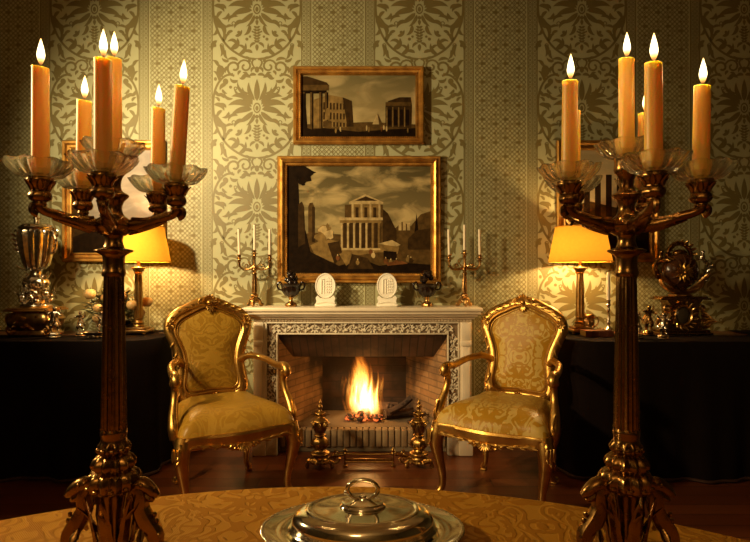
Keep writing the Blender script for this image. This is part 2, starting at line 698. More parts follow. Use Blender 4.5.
for cx in centres:
    lo = cx + .303
    hi = cx + PER - .303
    if lo > XR or hi < XL:
        continue
    lo, hi = max(lo, XL + .01), min(hi, XR - .01)
    z0, z1 = .05, ZC - .02
    bw = .062
    for e0, sg in ((cx + .303, 1), (cx + PER - .303, -1)):
        if not (XL + .08 < e0 < XR - .08):
            continue
        for q, ww in ((0, .007), (.5, .004), (1, .007)):
            strip(wb, e0 + sg * bw * q, e0 + sg * bw * q, z0, z1, ww)
        z = z0
        k = 0
        while z < z1 - .03:
            for q in (.25, .75):
                xx = e0 + sg * bw * q
                strip(wb, xx - .010, xx + .010, z, z + .018, .005)
                strip(wb, xx + .010, xx - .010, z, z + .018, .005)
                strip(wb, xx - .013, xx + .013, z + .024, z + .024, .004)
            z += .030
    a0, a1 = cx + .303 + bw + .012, cx + PER - .303 - bw - .012
    a0, a1 = max(a0, XL + .01), min(a1, XR - .01)
    if a1 - a0 < .05:
        continue
    nx = max(2, round((a1 - a0) / .0315))
    st = (a1 - a0) / nx
    z = z0
    r = 0
    while z < z1 - st:
        for i in range(nx):
            x = a0 + st * i
            strip(wb, x, x + st * .5, z + st * .5, z + st, .0056)
            strip(wb, x + st * .5, x + st, z + st, z + st * .5, .0056)
            strip(wb, x, x + st * .5, z + st * .5, z, .0056)
            strip(wb, x + st * .5, x + st, z, z + st * .5, .0056)
            h = (i * 7 + r * 3) % 5
            if HOLE[0] < x < HOLE[1] and z < HOLE[2]:
                continue
            if h in (0, 2):
                d = st * .20
                wb.add([(x + st * .5 - d, ymin, z + st * .5), (x + st * .5, ymin, z + st * .5 - d),
                        (x + st * .5 + d, ymin, z + st * .5), (x + st * .5, ymin, z + st * .5 + d)], [(0, 1, 2, 3)], 1)
        for ci, fr in enumerate((.16, .39, .61, .84)):
            if (r + ci) % 2 == 0:
                xx = lerp(a0, a1, fr)
                if HOLE[0] < xx < HOLE[1] and z < HOLE[2]:
                    continue
                rx, rz = (.017, .0115) if (r + 2 * ci) % 4 < 2 else (.009, .008)
                wb.add([(xx + rx * cos(2 * pi * k / 10), ymin - .0002, z + st * .5 + rz * sin(2 * pi * k / 10)) for k in range(10)],
                       [tuple(range(10))], 1)
        z += st
        r += 1
struct(wb.build('wall_back', [WALLP, WPRINT], smooth=False))
b = MB(); b.box((XL - .1, YF, 0), (XL, YW, ZC))
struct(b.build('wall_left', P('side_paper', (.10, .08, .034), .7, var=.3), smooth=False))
b = MB(); b.box((XR, YF, 0), (XR + .1, YW, ZC))
struct(b.build('wall_right', bpy.data.materials['side_paper'], smooth=False))
b = MB(); b.box((XL - .1, YF - .1, 0), (XR + .1, YF, ZC))
struct(b.build('wall_front', P('rear_paper', (.28, .22, .11), .7, var=.2), smooth=False))
b = MB()
for x0, x1 in ((XL + .001, -.80), (.66, XR - .001)):
    b.box((x0, YW - .018, 0.001), (x1, YW - .0015, .12))
    b.box((x0, YW - .026, .12), (x1, YW - .0015, .14), .004)
struct(b.build('baseboard_back', P('painted_wood', (.20, .15, .08), .5), smooth=False))

# ------------------------------------------------------------------ the fireplace
FX = -.080
fp = thing('fireplace', 'cream marble fireplace with carved border around a brick firebox between two gilt armchairs', 'fireplace', (FX, 3.5, 0))
# local: x across, y 0 at the face of the jambs, wall at y .2
OW = .545      # half opening
OH = .775
JB = .70       # outer half width
ZT = .948
b = MB()
for z0, z1, ex, fy in ((.925, .948, .758, -.075), (.905, .925, .748, -.062), (.888, .905, .732, -.042), (.872, .888, .716, -.022)):
    b.box((-ex, fy, z0), (ex, .198, z1), .005)
b.build('mantel_shelf', MARBLE, fp)
b = MB()
b.box((-JB, 0, OH + .078), (JB, .198, .872), .003)
for k in range(70):
    x = -JB + .01 + k * (2 * JB - .02) / 69
    b.box((x - .006, -.010, .860), (x + .006, .004, .871))
b.build('frieze', MARBLE, fp)
for sx in (-1, 1):
    b = MB()
    x0, x1 = sorted((sx * (OW + .075), sx * JB))
    b.box((x0, 0, 0.002), (x1, .198, OH + .078), .003)
    xa, xb = sorted((sx * (OW + .092), sx * (JB - .012)))
    b.box((xa, -.012, .13), (xb, .002, .70), .004)
    b.box((xa - .008, -.020, .70), (xb + .008, .002, .735), .005)
    b.box((xa - .004, -.016, .735), (xb + .004, .002, .85), .004)
    b.box((x0 - .004, -.03, .002), (x1 + .004, .002, .13), .006)
    b.build('jamb', MARBLE, fp)


def vine(mb, p0, p1, w, y, per):
    """carved running scroll between two points in the xz plane"""
    p0, p1 = Vector((p0[0], y, p0[1])), Vector((p1[0], y, p1[1]))
    d = p1 - p0
    L = d.length
    d.normalize()
    s = Vector((-d.z, 0, d.x))
    n = max(2, round(L / per))
    pts = [p0 + d * (L * i / (n * 8)) + s * (sin(pi * i / 8) * w * .26) for i in range(n * 8 + 1)]
    mb.tube(pts, .0036, 6)
    for i in range(n):
        sg = 1 if i % 2 == 0 else -1
        c = p0 + d * (L * (i + .5) / n) - s * (sg * w * .07)
        mb.scroll(c, d, s, w * .26, 1.1, .0032, a0=random.random() * 6, n=5, steps=12, flip=sg)
        for k in range(7):
            a = 2 * pi * k / 7 + random.random()
            q = c + (d * cos(a) + s * sin(a)) * w * .15
            mb.leaf(q, d * cos(a) + s * sin(a) + Vector((0, -.5, 0)), (0, -1, 0), w * random.uniform(.24, .36), w * .19, w * .10, -.1, 5)
        for k in (0, .5):
            mb.ell(p0 + d * (L * (i + k) / n) + s * (sg * w * .36), (w * .07, .006, w * .07), n=7, m=5)


b = MB()
BW = .075
yc = .010
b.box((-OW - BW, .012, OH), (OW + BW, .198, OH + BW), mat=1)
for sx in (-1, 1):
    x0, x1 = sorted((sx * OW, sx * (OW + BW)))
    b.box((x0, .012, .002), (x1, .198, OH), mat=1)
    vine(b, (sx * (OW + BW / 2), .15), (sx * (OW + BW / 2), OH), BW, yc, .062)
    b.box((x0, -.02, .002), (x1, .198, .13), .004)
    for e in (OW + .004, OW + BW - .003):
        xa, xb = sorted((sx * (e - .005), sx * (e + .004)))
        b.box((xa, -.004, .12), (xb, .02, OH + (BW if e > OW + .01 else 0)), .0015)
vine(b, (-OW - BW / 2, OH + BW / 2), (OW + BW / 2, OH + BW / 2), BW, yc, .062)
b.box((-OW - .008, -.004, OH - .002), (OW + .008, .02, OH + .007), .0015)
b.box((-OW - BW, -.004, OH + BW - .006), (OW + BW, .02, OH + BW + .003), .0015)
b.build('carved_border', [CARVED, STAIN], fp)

# firebox (local y .2 = room wall plane)
BK_Y, BK_W, HZ = .56, .31, .145
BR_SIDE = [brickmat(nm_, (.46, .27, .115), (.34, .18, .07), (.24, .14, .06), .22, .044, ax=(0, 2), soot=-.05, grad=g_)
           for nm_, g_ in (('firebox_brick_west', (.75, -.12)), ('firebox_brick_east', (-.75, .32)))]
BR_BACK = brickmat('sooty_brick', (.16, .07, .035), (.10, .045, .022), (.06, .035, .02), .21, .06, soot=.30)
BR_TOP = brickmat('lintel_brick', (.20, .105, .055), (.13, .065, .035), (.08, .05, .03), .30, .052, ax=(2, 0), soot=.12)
BR_HEARTH = P('hearth_brick', (.34, .23, .11), .85, 0., .5, 60., col2=(.20, .12, .055), vscale=12.)
HMORTAR = P('hearth_mortar', (.17, .12, .065), .95, 0., .4, 80.)
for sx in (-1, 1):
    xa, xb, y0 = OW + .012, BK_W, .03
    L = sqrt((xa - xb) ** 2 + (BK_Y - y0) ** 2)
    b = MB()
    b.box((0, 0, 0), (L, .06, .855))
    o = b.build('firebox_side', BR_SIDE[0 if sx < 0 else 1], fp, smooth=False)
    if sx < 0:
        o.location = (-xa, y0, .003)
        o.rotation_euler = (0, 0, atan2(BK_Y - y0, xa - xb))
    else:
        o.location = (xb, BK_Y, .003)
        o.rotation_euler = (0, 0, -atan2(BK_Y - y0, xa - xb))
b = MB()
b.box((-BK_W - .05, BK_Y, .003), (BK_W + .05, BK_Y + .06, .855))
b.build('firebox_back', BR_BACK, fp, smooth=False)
b = MB()
b.add([(-OW - .07, .02, OH + .002), (OW + .07, .02, OH + .002), (OW - .06, .20, .60), (-OW + .06, .20, .60)], [(0, 1, 2, 3)])
b.add([(-OW - .07, .02, OH + .06), (OW + .07, .02, OH + .06), (OW - .06, .24, .64), (-OW + .06, .24, .64)], [(0, 1, 2, 3)])
b.add([(-OW + .06, .20, .60), (OW - .06, .20, .60), (OW - .06, .24, .64), (-OW + .06, .24, .64)], [(0, 1, 2, 3)])
b.build('throat_lintel', BR_TOP, fp, smooth=False)
b = MB()
b.box((-.62, .06, .856), (.62, .62, .868))
b.build('flue_cap', CHAR, fp, smooth=False)
b = MB()
nb = 26
wd = 2 * (OW - .004) / nb
for i in range(nb):
    x = -OW + .004 + i * wd
    h = random.uniform(-.003, .003)
    b.box((x + .004, .052 + h, .036), (x + wd - .004, .12, HZ + .001 + h * .4), .004)
b.box((-OW + .003, .062, .003), (OW - .003, .115, HZ - .006), mat=1)
b.add([(-OW + .003, .115, HZ), (OW - .003, .115, HZ), (BK_W - .01, BK_Y - .004, HZ), (-BK_W + .01, BK_Y - .004, HZ)], [(0, 1, 2, 3)], 1)
b.build('raised_hearth', [BR_HEARTH, HMORTAR], fp)

# ------------------------------------------------------------------ fire
hz = HZ + .002


def log(pts, r, label, knots=2, name='log'):
    b = MB()
    P0 = [Vector(p) for p in pts]
    c = P0[0].copy()
    n = 12
    Q = catmull([p - c for p in P0], 5)
    rr = [r * random.uniform(.88, 1.08) for _ in range(7)]
    b.tube(Q, rr, n, ridge=.10)
    for k in range(knots):
        q = Q[random.randrange(2, len(Q) - 2)]
        b.ell(q + Vector((0, -r * .7, r * .5)), r * .45, n=7, m=5)
    o = b.build(name, CHAR, None, c)
    return tag(o, label, 'log')


log([(-.08, 3.91, hz + .045), (.05, 3.92, hz + .052), (.16, 3.91, hz + .045)], .042, 'thick charred log lying at the back of the fire')
log([(.07, 3.80, hz + .034), (.16, 3.83, hz + .040), (.27, 3.86, hz + .036)], .034, 'black charred log at the right of the flames')
log([(.10, 3.77, hz + .060), (.19, 3.78, hz + .105), (.25, 3.80, hz + .150)], .020, 'thin black stick propped up on the logs at right')
log([(.22, 3.69, hz + .012), (.28, 3.71, hz + .035), (.345, 3.74, hz + .062)], .012, 'slim branch sticking out toward the right andiron')


def mk_ember():
    t = NT('glowing_ember')
    nz = t.noise(t.obj(), 38., 3.)
    f = t.n('MapRange', Value=nz, i1=.50, i2=.66).outputs[0]
    bs = t.n('BsdfPrincipled', Base_Color=(.02, .012, .01), Roughness=.9)
    bs.inputs['Emission Color'].default_value = (1., .17, .03, 1)
    t.put(bs.inputs['Emission Strength'], t.math('MULTIPLY', f, 2.0))
    return t.done(bs)


EMBER = mk_ember()
b = MB()
rnd = random.Random(3)
for k in range(46):
    a, rr = rnd.random() * 2 * pi, rnd.random() ** .6
    x, y = rr * .135 * cos(a), rr * .075 * sin(a)
    z = .018 + .055 * (1 - rr) * rnd.random()
    s = rnd.uniform(.012, .024)
    b.ell((x, y, z), (s * 1.3, s, s * .8), Matrix.Rotation(rnd.random() * 3, 3, 'Z') @ Matrix.Rotation(rnd.random(), 3, 'X'), 7, 5)
o = b.build('ember_bed', EMBER, None, (-.075, 3.80, hz), angle=25)
tag(o, 'heap of glowing red embers under the flames in the fireplace', 'embers', None, 'stuff')


def mk_fire():
    t = NT('fire_flame')
    co = t.obj()
    o = t.xyz(co)
    zz = t.math('DIVIDE', o[2], .43)
    lean = t.math('ADD', o[0], t.math('MULTIPLY', o[2], .09))
    # streaks rising and wavering with height
    wx = t.math('MULTIPLY_ADD', t.math('SINE', t.math('MULTIPLY', o[2], 16.)), .012, lean)
    n1 = t.noise(t.vec(t.math('MULTIPLY', wx, 34.), t.math('MULTIPLY', o[1], 26.), t.math('MULTIPLY', o[2], 5.)), 1., 3., .8)
    rad = t.math('SQRT', t.math('ADD', t.math('POWER', t.math('MULTIPLY', lean, 1.0), 2.), t.math('POWER', t.math('MULTIPLY', o[1], 1.5), 2.)))
    prof = t.ramp(zz, [(0., (.125,) * 3), (.25, (.145,) * 3), (.55, (.118,) * 3), (.8, (.080,) * 3), (1., (.030,) * 3)])
    edge = t.math('SUBTRACT', 1., t.math('DIVIDE', rad, prof))
    body = t.math('ADD', edge, t.math('MULTIPLY', t.math('SUBTRACT', n1, .52), t.math('MULTIPLY_ADD', zz, 2.6, 1.2)))
    d = t.n('MapRange', Value=body, i1=.0, i2=.75).outputs[0]
    low = t.n('MapRange', Value=o[2], i1=.0, i2=.06).outputs[0]
    fade = t.n('MapRange', Value=zz, i1=.45, i2=1., i3=1., i4=.12).outputs[0]
    dens = t.math('MULTIPLY', t.math('MULTIPLY', t.math('POWER', d, 1.5), fade), t.math('MULTIPLY_ADD', low, .8, .2))
    col = t.ramp(t.math('MULTIPLY', d, fade), [(0., (1., .16, .01)), (.35, (1., .32, .03)), (.8, (1., .58, .14)), (1., (1., .75, .32))])
    em = t.n('Emission', Color=col, Strength=t.math('MULTIPLY', dens, 60.))
    t.nt.links.new(em.outputs[0], t.out.inputs['Volume'])
    return t.mat


b = MB()
b.lathe([(.12, 0), (.18, .05), (.18, .2), (.14, .36), (.06, .46)], 16, ey=.7)
o = b.build('fire', mk_fire(), None, (-.065, 3.81, hz + .02))
tag(o, 'tall orange and yellow flames burning in the fireplace', 'fire')


# ------------------------------------------------------------------ andirons
def andiron(label, x, sx):
    t = thing('andiron', label, 'andiron', (x, 3.29, 0.001), 0, 'brass andirons in front of the hearth')
    b = MB()
    b.lathe([(.064, .030), (.070, .036), (.070, .046), (.052, .054), (.046, .070), (.058, .078), (.056, .088), (.036, .098),
             (.030, .108)], 24, flute=(12, .04, .03, .05))
    b.lathe([(.030, .108), (.044, .122), (.050, .142), (.042, .166), (.026, .180), (.034, .188), (.034, .194), (.024, .20)], 24, flute=(8, .07, .115, .17))
    for k in range(10):
        a = 2 * pi * k / 10
        b.leaf((.03 * cos(a), .03 * sin(a), .112), (cos(a), sin(a), 1.2), (cos(a), sin(a), 0), .045, .022, .008, .15)
        b.leaf((.055 * cos(a), .055 * sin(a), .050), (cos(a), sin(a), -.5), (0, 0, 1), .024, .022, .008, -.2)
    abase = b.build('base', BRASS, t)
    b = MB()
    b.lathe([(.024, .20), (.034, .215), (.040, .235), (.040, .262), (.045, .272), (.045, .280), (.030, .292), (.018, .302), (.022, .310),
             (.030, .318), (.030, .326), (.012, .338), (.010, .350), (.015, .358), (.013, .368), (.006, .378), (.009, .386), (.004, .400), (.001, .414)],
            24, flute=(10, .05, .212, .262))
    for k in range(8):
        a = 2 * pi * k / 8
        b.leaf((.024 * cos(a), .024 * sin(a), .306), (cos(a), sin(a), .9), (cos(a), sin(a), 0), .034, .018, .007, .5)
        b.leaf((.038 * cos(a), .038 * sin(a), .276), (cos(a), sin(a), -1.1), (cos(a), sin(a), 0), .030, .018, .007, .2)
        b.ell((.043 * cos(a), .043 * sin(a), .25), (.007, .007, .011), n=6, m=5)
    b.build('baluster', BRASS, t)
    for a in (radians(200), radians(340), radians(90)):
        b = MB()
        d = Vector((cos(a), sin(a), 0))
        b.tube([d * .04 + Vector((0, 0, .044)), d * .066 + Vector((0, 0, .042)), d * .078 + Vector((0, 0, .022)), d * .083 + Vector((0, 0, .010))],
               [.016, .014, .010, .010], 8, 4)
        b.scroll(d * .076 + Vector((0, 0, .013)), d, (0, 0, 1), .013, 1.2, .0055, a0=pi / 2, flip=-1)
        b.build('foot', BRASS, abase)
    b = MB()
    b.scroll((-sx * .085, 0, .052), (1, 0, 0), (0, 0, 1), .034, 1.3, .008, a0=0 if sx < 0 else pi, flip=1 if sx > 0 else -1)
    b.scroll((-sx * .100, 0, .085), (1, 0, 0), (0, 0, 1), .016, 1.1, .005, a0=pi / 2, flip=-1 if sx > 0 else 1)
    for k in range(6):
        b.leaf((-sx * (.06 + .012 * k), -.004, .045 + .006 * k), (-sx * .6, -.3, 1 - .2 * k), (0, -1, 0), .034, .018, .008, .2)
    b.build('scroll_ornament', BRASS, t)
    return t


andiron('ornate brass andiron on the left side of the hearth', W(320, 0, 3.29).x, -1)
andiron('ornate brass andiron on the right side of the hearth', W(419, 0, 3.29).x, 1)
xl, xr = W(345, 0, 3.29).x, W(393, 0, 3.29).x
t = thing('hearth_rail', 'low brass rail spanning between the two andirons', 'fender', ((xl + xr) / 2, 3.29, .001))
hw = (xr - xl) / 2
b = MB()
b.tube([(-hw, 0, .078), (0, 0, .074), (hw, 0, .078)], .0055, 8)
b.tube([(-hw, 0, .030), (hw, 0, .030)], .006, 8)
b.box((-hw, -.004, .034), (hw, .004, .050), .001)
for k in range(13):
    b.ell((-hw + .02 + k * (2 * hw - .04) / 12, -.004, .042), (.006, .004, .006), n=6, m=5)
b.build('rail', BRASS, t)
for sx in (-1, 1):
    b = MB()
    b.lathe([(.014, 0), (.014, .010), (.007, .016), (.007, .070), (.011, .076), (.011, .082), (.006, .088), (.009, .098), (.005, .108), (.001, .116)], 12, c=(sx * hw, 0, 0))
    for k in range(5):
        a = 2 * pi * k / 5
        b.leaf((sx * hw, 0, .085), (cos(a), sin(a), .8), (0, 0, 1), .022, .012, .005, .3)
    b.build('post', BRASS, t)
    b = MB()
    b.tube([(sx * hw, 0, .078), (sx * (hw + .02), 0, .086), (sx * (hw + .038), 0, .074), (sx * (hw + .044), 0, .058)], [.006, .006, .005, .004], 8, 4)
    b.build('end_scroll', BRASS, t)

# ------------------------------------------------------------------ pictures
def rgbmat(name, c, var=.55, rough=.6):
    return P(name, c, rough, 0, .25, 120., var=var, vscale=26., spec=.03)


PAINT = {
    'dark': rgbmat('paint_umber', (.016, .008, .003)),
    'brown': rgbmat('paint_brown', (.052, .027, .008)),
    'mid': rgbmat('paint_ochre_shade', (.115, .064, .018)),
    'tan': rgbmat('paint_ochre', (.27, .165, .05)),
    'light': rgbmat('paint_cream', (.56, .40, .17)),
    'red': rgbmat('paint_rust', (.20, .075, .022)),
}


def skymat(name, top, low, cloud, h, amount=.55, sc=5.):
    t = NT(name)
    o = t.xyz(t.obj())
    f = t.n('MapRange', Value=o[2], i1=-h / 2, i2=h / 2).outputs[0]
    n = t.noise(t.vec(t.math('MULTIPLY', o[0], sc), 0., t.math('MULTIPLY', o[2], sc * 2.2)), 1., 5., .6)
    n = t.n('MapRange', Value=n, i1=.45, i2=.68, i3=0., i4=amount).outputs[0]
    c = t.mix(n, t.mix(f, low, top), cloud)
    b = t.n('BsdfPrincipled', Base_Color=c, Roughness=.6, Normal=t.bump(t.noise(t.obj(), 150., 2.), .15, .001))
    b.inputs['Specular IOR Level'].default_value = .03
    return t.done(b)


class Canvas(MB):
    """painted shapes in unit coordinates (0..1, 0..1 from the top left) lying on one canvas"""

    def __init__(s, w, h, keys):
        super().__init__()
        s.w, s.h, s.keys, s.k = w, h, keys, 0
        s.box((-w / 2, 0, -h / 2), (w / 2, .006, h / 2), mat=0)

    def pt(s, p):
        return (-s.w / 2 + p[0] * s.w, -.0006 - s.k * .00004, s.h / 2 - p[1] * s.h)

    def poly(s, key, pts):
        s.k += 1
        s.add([s.pt(p) for p in pts], [tuple(range(len(pts)))], 1 + s.keys.index(key))

    def rect(s, key, x0, y0, x1, y1):
        s.poly(key, [(x0, y0), (x1, y0), (x1, y1), (x0, y1)])

    def blob(s, key, cx, cy, rx, ry, n=12, jag=.25, seed=0):
        r = random.Random(seed + int(cx * 991) + int(cy * 577))
        s.poly(key, [(cx + rx * cos(2 * pi * i / n) * (1 + r.uniform(-jag, jag)), cy + ry * sin(2 * pi * i / n) * (1 + r.uniform(-jag, jag))) for i in range(n)])


def frame(parent, w, h, prof, mat, beads=0, inner_beads=0):
    """mitred moulding; prof: list of (distance in from outer edge, y) ; front is -y"""
    b = MB()
    rows = []
    for d, y in prof:
        rows.append([(-w / 2 + d, y, -h / 2 + d), (w / 2 - d, y, -h / 2 + d), (w / 2 - d, y, h / 2 - d), (-w / 2 + d, y, h / 2 - d)])
    b.grid(rows, cu=True)
    for d, y, r, sp in ([beads] if beads else []) + ([inner_beads] if inner_beads else []):
        for (ax, L, fx) in (('x', w - 2 * d, h / 2 - d), ('z', h - 2 * d, w / 2 - d)):
            n = int(L / sp)
            for i in range(n + 1):
                q = -L / 2 + L * i / n
                for sg in (-1, 1):
                    c = (q, y, sg * fx) if ax == 'x' else (sg * fx, y, q)
                    b.ell(c, (r * 1.25, r, r) if ax == 'x' else (r, r, r * 1.25), n=6, m=4)
    return b.build('frame', mat, parent, angle=30)


def temple(c, x0, x1, yt, yb, n, ck, dk):
    c.rect(dk, x0 + .01, yt, x1 - .01, yb)
    for i in range(n):
        x = lerp(x0, x1, i / (n - 1))
        c.rect(ck, x - .008, yt, x + .008, yb)


# big capriccio
KEYS = list(PAINT)
u0, u1, v0, v1 = 277, 441, 155.5, 283
Yp = 3.655
wb_, hb_ = (u1 - u0) * Yp / F, (v1 - v0) * Yp / F
cen = W((u0 + u1) / 2, (v0 + v1) / 2, Yp)
pb = thing('framed_painting', 'large gilt framed painting of a ruined temple hanging over the mantel', 'painting', (cen.x, YW - .003, cen.z), 0)
frame(pb, wb_, hb_, [(0, 0), (0, -.030), (.006, -.036), (.018, -.034), (.024, -.046), (.036, -.052), (.046, -.046), (.050, -.034), (.058, -.032), (.066, -.022), (.068, -.006)], GOLD_DK,
      beads=(.062, -.029, .0035, .012))
iw, ih = wb_ - .13, hb_ - .13
c = Canvas(iw, ih, KEYS)
c.poly('mid', [(0, .66), (.18, .62), (.4, .64), (.7, .58), (1, .56), (1, 1), (0, 1)])
c.poly('tan', [(.30, .745), (.42, .72), (.70, .74), (.78, .78), (.5, .83), (.30, .80)])
c.poly('mid', [(.72, .62), (.80, .52), (.86, .56), (.93, .45), (1, .42), (1, .8), (.72, .8)])
for k in range(3):
    c.rect('light', .775 + .03 * k, .53 - .01 * (k % 2), .795 + .03 * k, .60)
c.poly('dark', [(.885, .62), (.90, .44), (.915, .62)]); c.poly('brown', [(.84, .68), (.90, .60), (1, .58), (1, .78), (.84, .78)])
# temple
c.rect('mid', .40, .36, .665, .78)
c.rect('tan', .445, .33, .645, .49)
c.poly('light', [(.43, .335), (.545, .262), (.665, .335)]); c.poly('brown', [(.47, .325), (.545, .282), (.63, .325)])
c.rect('light', .430, .335, .668, .355)
for k in range(4):
    c.rect('light', .448 + .062 * k, .355, .462 + .062 * k, .485)
    if k < 3:
        c.rect('brown', .474 + .062 * k, .385, .496 + .062 * k, .48)
c.poly('brown', [(.665, .40), (.70, .44), (.76, .60), (.76, .74), (.665, .76)])
c.rect('light', .355, .480, .665, .505); c.rect('tan', .365, .505, .655, .530)
c.rect('brown', .375, .53, .65, .765)
for k in range(7):
    x = .382 + .043 * k
    c.rect('light' if k < 5 else 'tan', x - .010, .53, x + .009, .765)
    c.rect('mid', x + .003, .535, x + .009, .765)
c.rect('light', .36, .765, .665, .785); c.rect('tan', .345, .785, .68, .805)
# left mass with broken columns and a tree
c.poly('dark', [(0, 0), (.085, 0), (.075, .14), (.085, .45), (.13, .62), (.16, .80), (0, .92)])
for sd, (x, y, rx, ry) in enumerate([(.07, .06, .09, .06), (.12, .10, .06, .045), (.03, .16, .05, .10), (.15, .06, .04, .03), (.10, .15, .03, .03)]):
    c.blob('dark', x, y, rx, ry, 14, .35, sd)
c.poly('brown', [(.075, .36), (.10, .33), (.115, .38), (.125, .72), (.075, .76)])
c.poly('mid', [(.145, .38), (.155, .345), (.175, .34), (.185, .38), (.19, .70), (.145, .72)]); c.rect('brown', .172, .38, .19, .71)
for sd, (x, y, rx, ry, k) in enumerate([(.26, .61, .045, .06, 'tan'), (.25, .60, .03, .04, 'light'), (.29, .64, .035, .05, 'light'), (.23, .66, .04, .04, 'tan'), (.28, .56, .012, .025, 'tan')]):
    c.blob(k, x, y, rx, ry, 11, .3, sd)
c.poly('tan', [(.16, .74), (.25, .68), (.36, .70), (.38, .78), (.33, .90), (.20, .86)]); c.poly('brown', [(.28, .72), (.36, .70), (.38, .80), (.33, .92)])
c.poly('dark', [(0, .84), (.16, .80), (.36, .93), (.52, .87), (.64, .93), (.80, .90), (1, .92), (1, 1), (0, 1)])
c.poly('tan', [(.36, .82), (.44, .79), (.46, .88), (.41, .93)]); c.poly('brown', [(.45, .82), (.56, .86), (.60, .96), (.42, .96)])
c.poly('tan', [(.64, .72), (.73, .70), (.78, .75), (.77, .82), (.65, .80)]); c.poly('dark', [(.67, .79), (.76, .80), (.76, .88), (.67, .86)])
c.poly('light', [(.63, .725), (.73, .69), (.79, .735), (.76, .75)])
for sd, (x, y, k) in enumerate([(.58, .80, 'red'), (.60, .83, 'light'), (.685, .885, 'red'), (.72, .90, 'tan'), (.76, .895, 'red'), (.84, .87, 'tan'), (.86, .88, 'brown'), (.49, .90, 'tan'), (.35, .86, 'red')]):
    c.blob(k, x, y, .014, .026, 8, .2, sd)
    c.blob('light', x, y - .03, .005, .008, 6, .1, sd)
c.poly('red', [(.68, .90), (.80, .885), (.84, .91), (.70, .93)])
c.build('canvas', [skymat('stormy_sky', (.085, .066, .026), (.29, .22, .092), (.52, .39, .17), ih, .85)] + [PAINT[k] for k in KEYS], pb, (0, -.012, 0), smooth=False)

# small capriccio
u0, u1, v0, v1 = 293, 424, 65.5, 143.5
ws, hs = (u1 - u0) * Yp / F, (v1 - v0) * Yp / F
cen = W((u0 + u1) / 2, (v0 + v1) / 2, Yp)
ps = thing('framed_painting', 'small wide gilt framed painting of a round arena and a pyramid, above the larger one', 'painting', (cen.x, YW - .003, cen.z), 0)
frame(ps, ws, hs, [(0, 0), (0, -.034), (.008, -.044), (.020, -.042), (.028, -.030), (.040, -.026), (.048, -.030), (.054, -.018), (.056, -.006)], GOLD_DK,
      beads=(.044, -.030, .005, .014))
iw, ih = ws - .106, hs - .106
c = Canvas(iw, ih, KEYS)
c.poly('mid', [(0, .80), (.3, .78), (.6, .76), (1, .80), (1, 1), (0, 1)])
c.poly('tan', [(.10, .40), (.24, .32), (.36, .36), (.44, .42), (.455, .84), (.08, .86)])
for r_, (y0, y1) in enumerate(((.44, .56), (.60, .72), (.75, .84))):
    for k in range(9):
        x = .19 + .029 * k
        c.rect('brown', x, y0 + .004 * k, x + .015, y1)
c.poly('brown', [(.36, .36), (.44, .42), (.455, .84), (.40, .84)])
c.poly('brown', [(0, .02), (.05, .02), (.22, .12), (.245, .18), (0, .18)]); c.rect('mid', 0, .16, .24, .25); c.rect('dark', 0, .25, .22, .30)
for x in (.01, .075, .155, .205):
    c.rect('mid', x, .28, x + .028, .88); c.rect('dark', x + .017, .28, x + .028, .88)
c.poly('tan', [(.205, .66), (.215, .55), (.235, .53), (.25, .60), (.245, .72), (.205, .74)]); c.rect('mid', .20, .74, .26, .88)
c.poly('light', [(.62, .80), (.665, .62), (.71, .80)]); c.poly('mid', [(.665, .62), (.71, .80), (.68, .80)])
c.poly('brown', [(.735, .50), (.76, .42), (.86, .36), (.955, .36), (.965, .50), (.96, .86), (.735, .84)]); c.rect('mid', .735, .44, .96, .50)
for k in range(4):
    c.rect('dark', .755 + .052 * k, .56, .785 + .052 * k, .82)
    c.rect('tan', .743 + .052 * k, .52, .751 + .052 * k, .84)
c.poly('dark', [(0, .90), (.2, .86), (.5, .92), (.78, .88), (1, .86), (1, 1), (0, 1)]); c.poly('dark', [(0, .3), (.03, .3), (.05, .86), (.12, .9), (0, .95)])
for sd, (x, y, k) in enumerate([(.57, .86, 'light'), (.59, .88, 'tan'), (.72, .85, 'light'), (.745, .87, 'light'), (.70, .88, 'red'), (.30, .90, 'tan'), (.34, .88, 'light'), (.93, .90, 'tan')]):
    c.blob(k, x, y, .008, .045, 8, .2, sd)
c.build('canvas', [skymat('dusk_sky', (.15, .125, .055), (.36, .265, .11), (.52, .40, .19), ih, .6, 4.)] + [PAINT[k] for k in KEYS], ps, (0, -.010, 0), smooth=False)

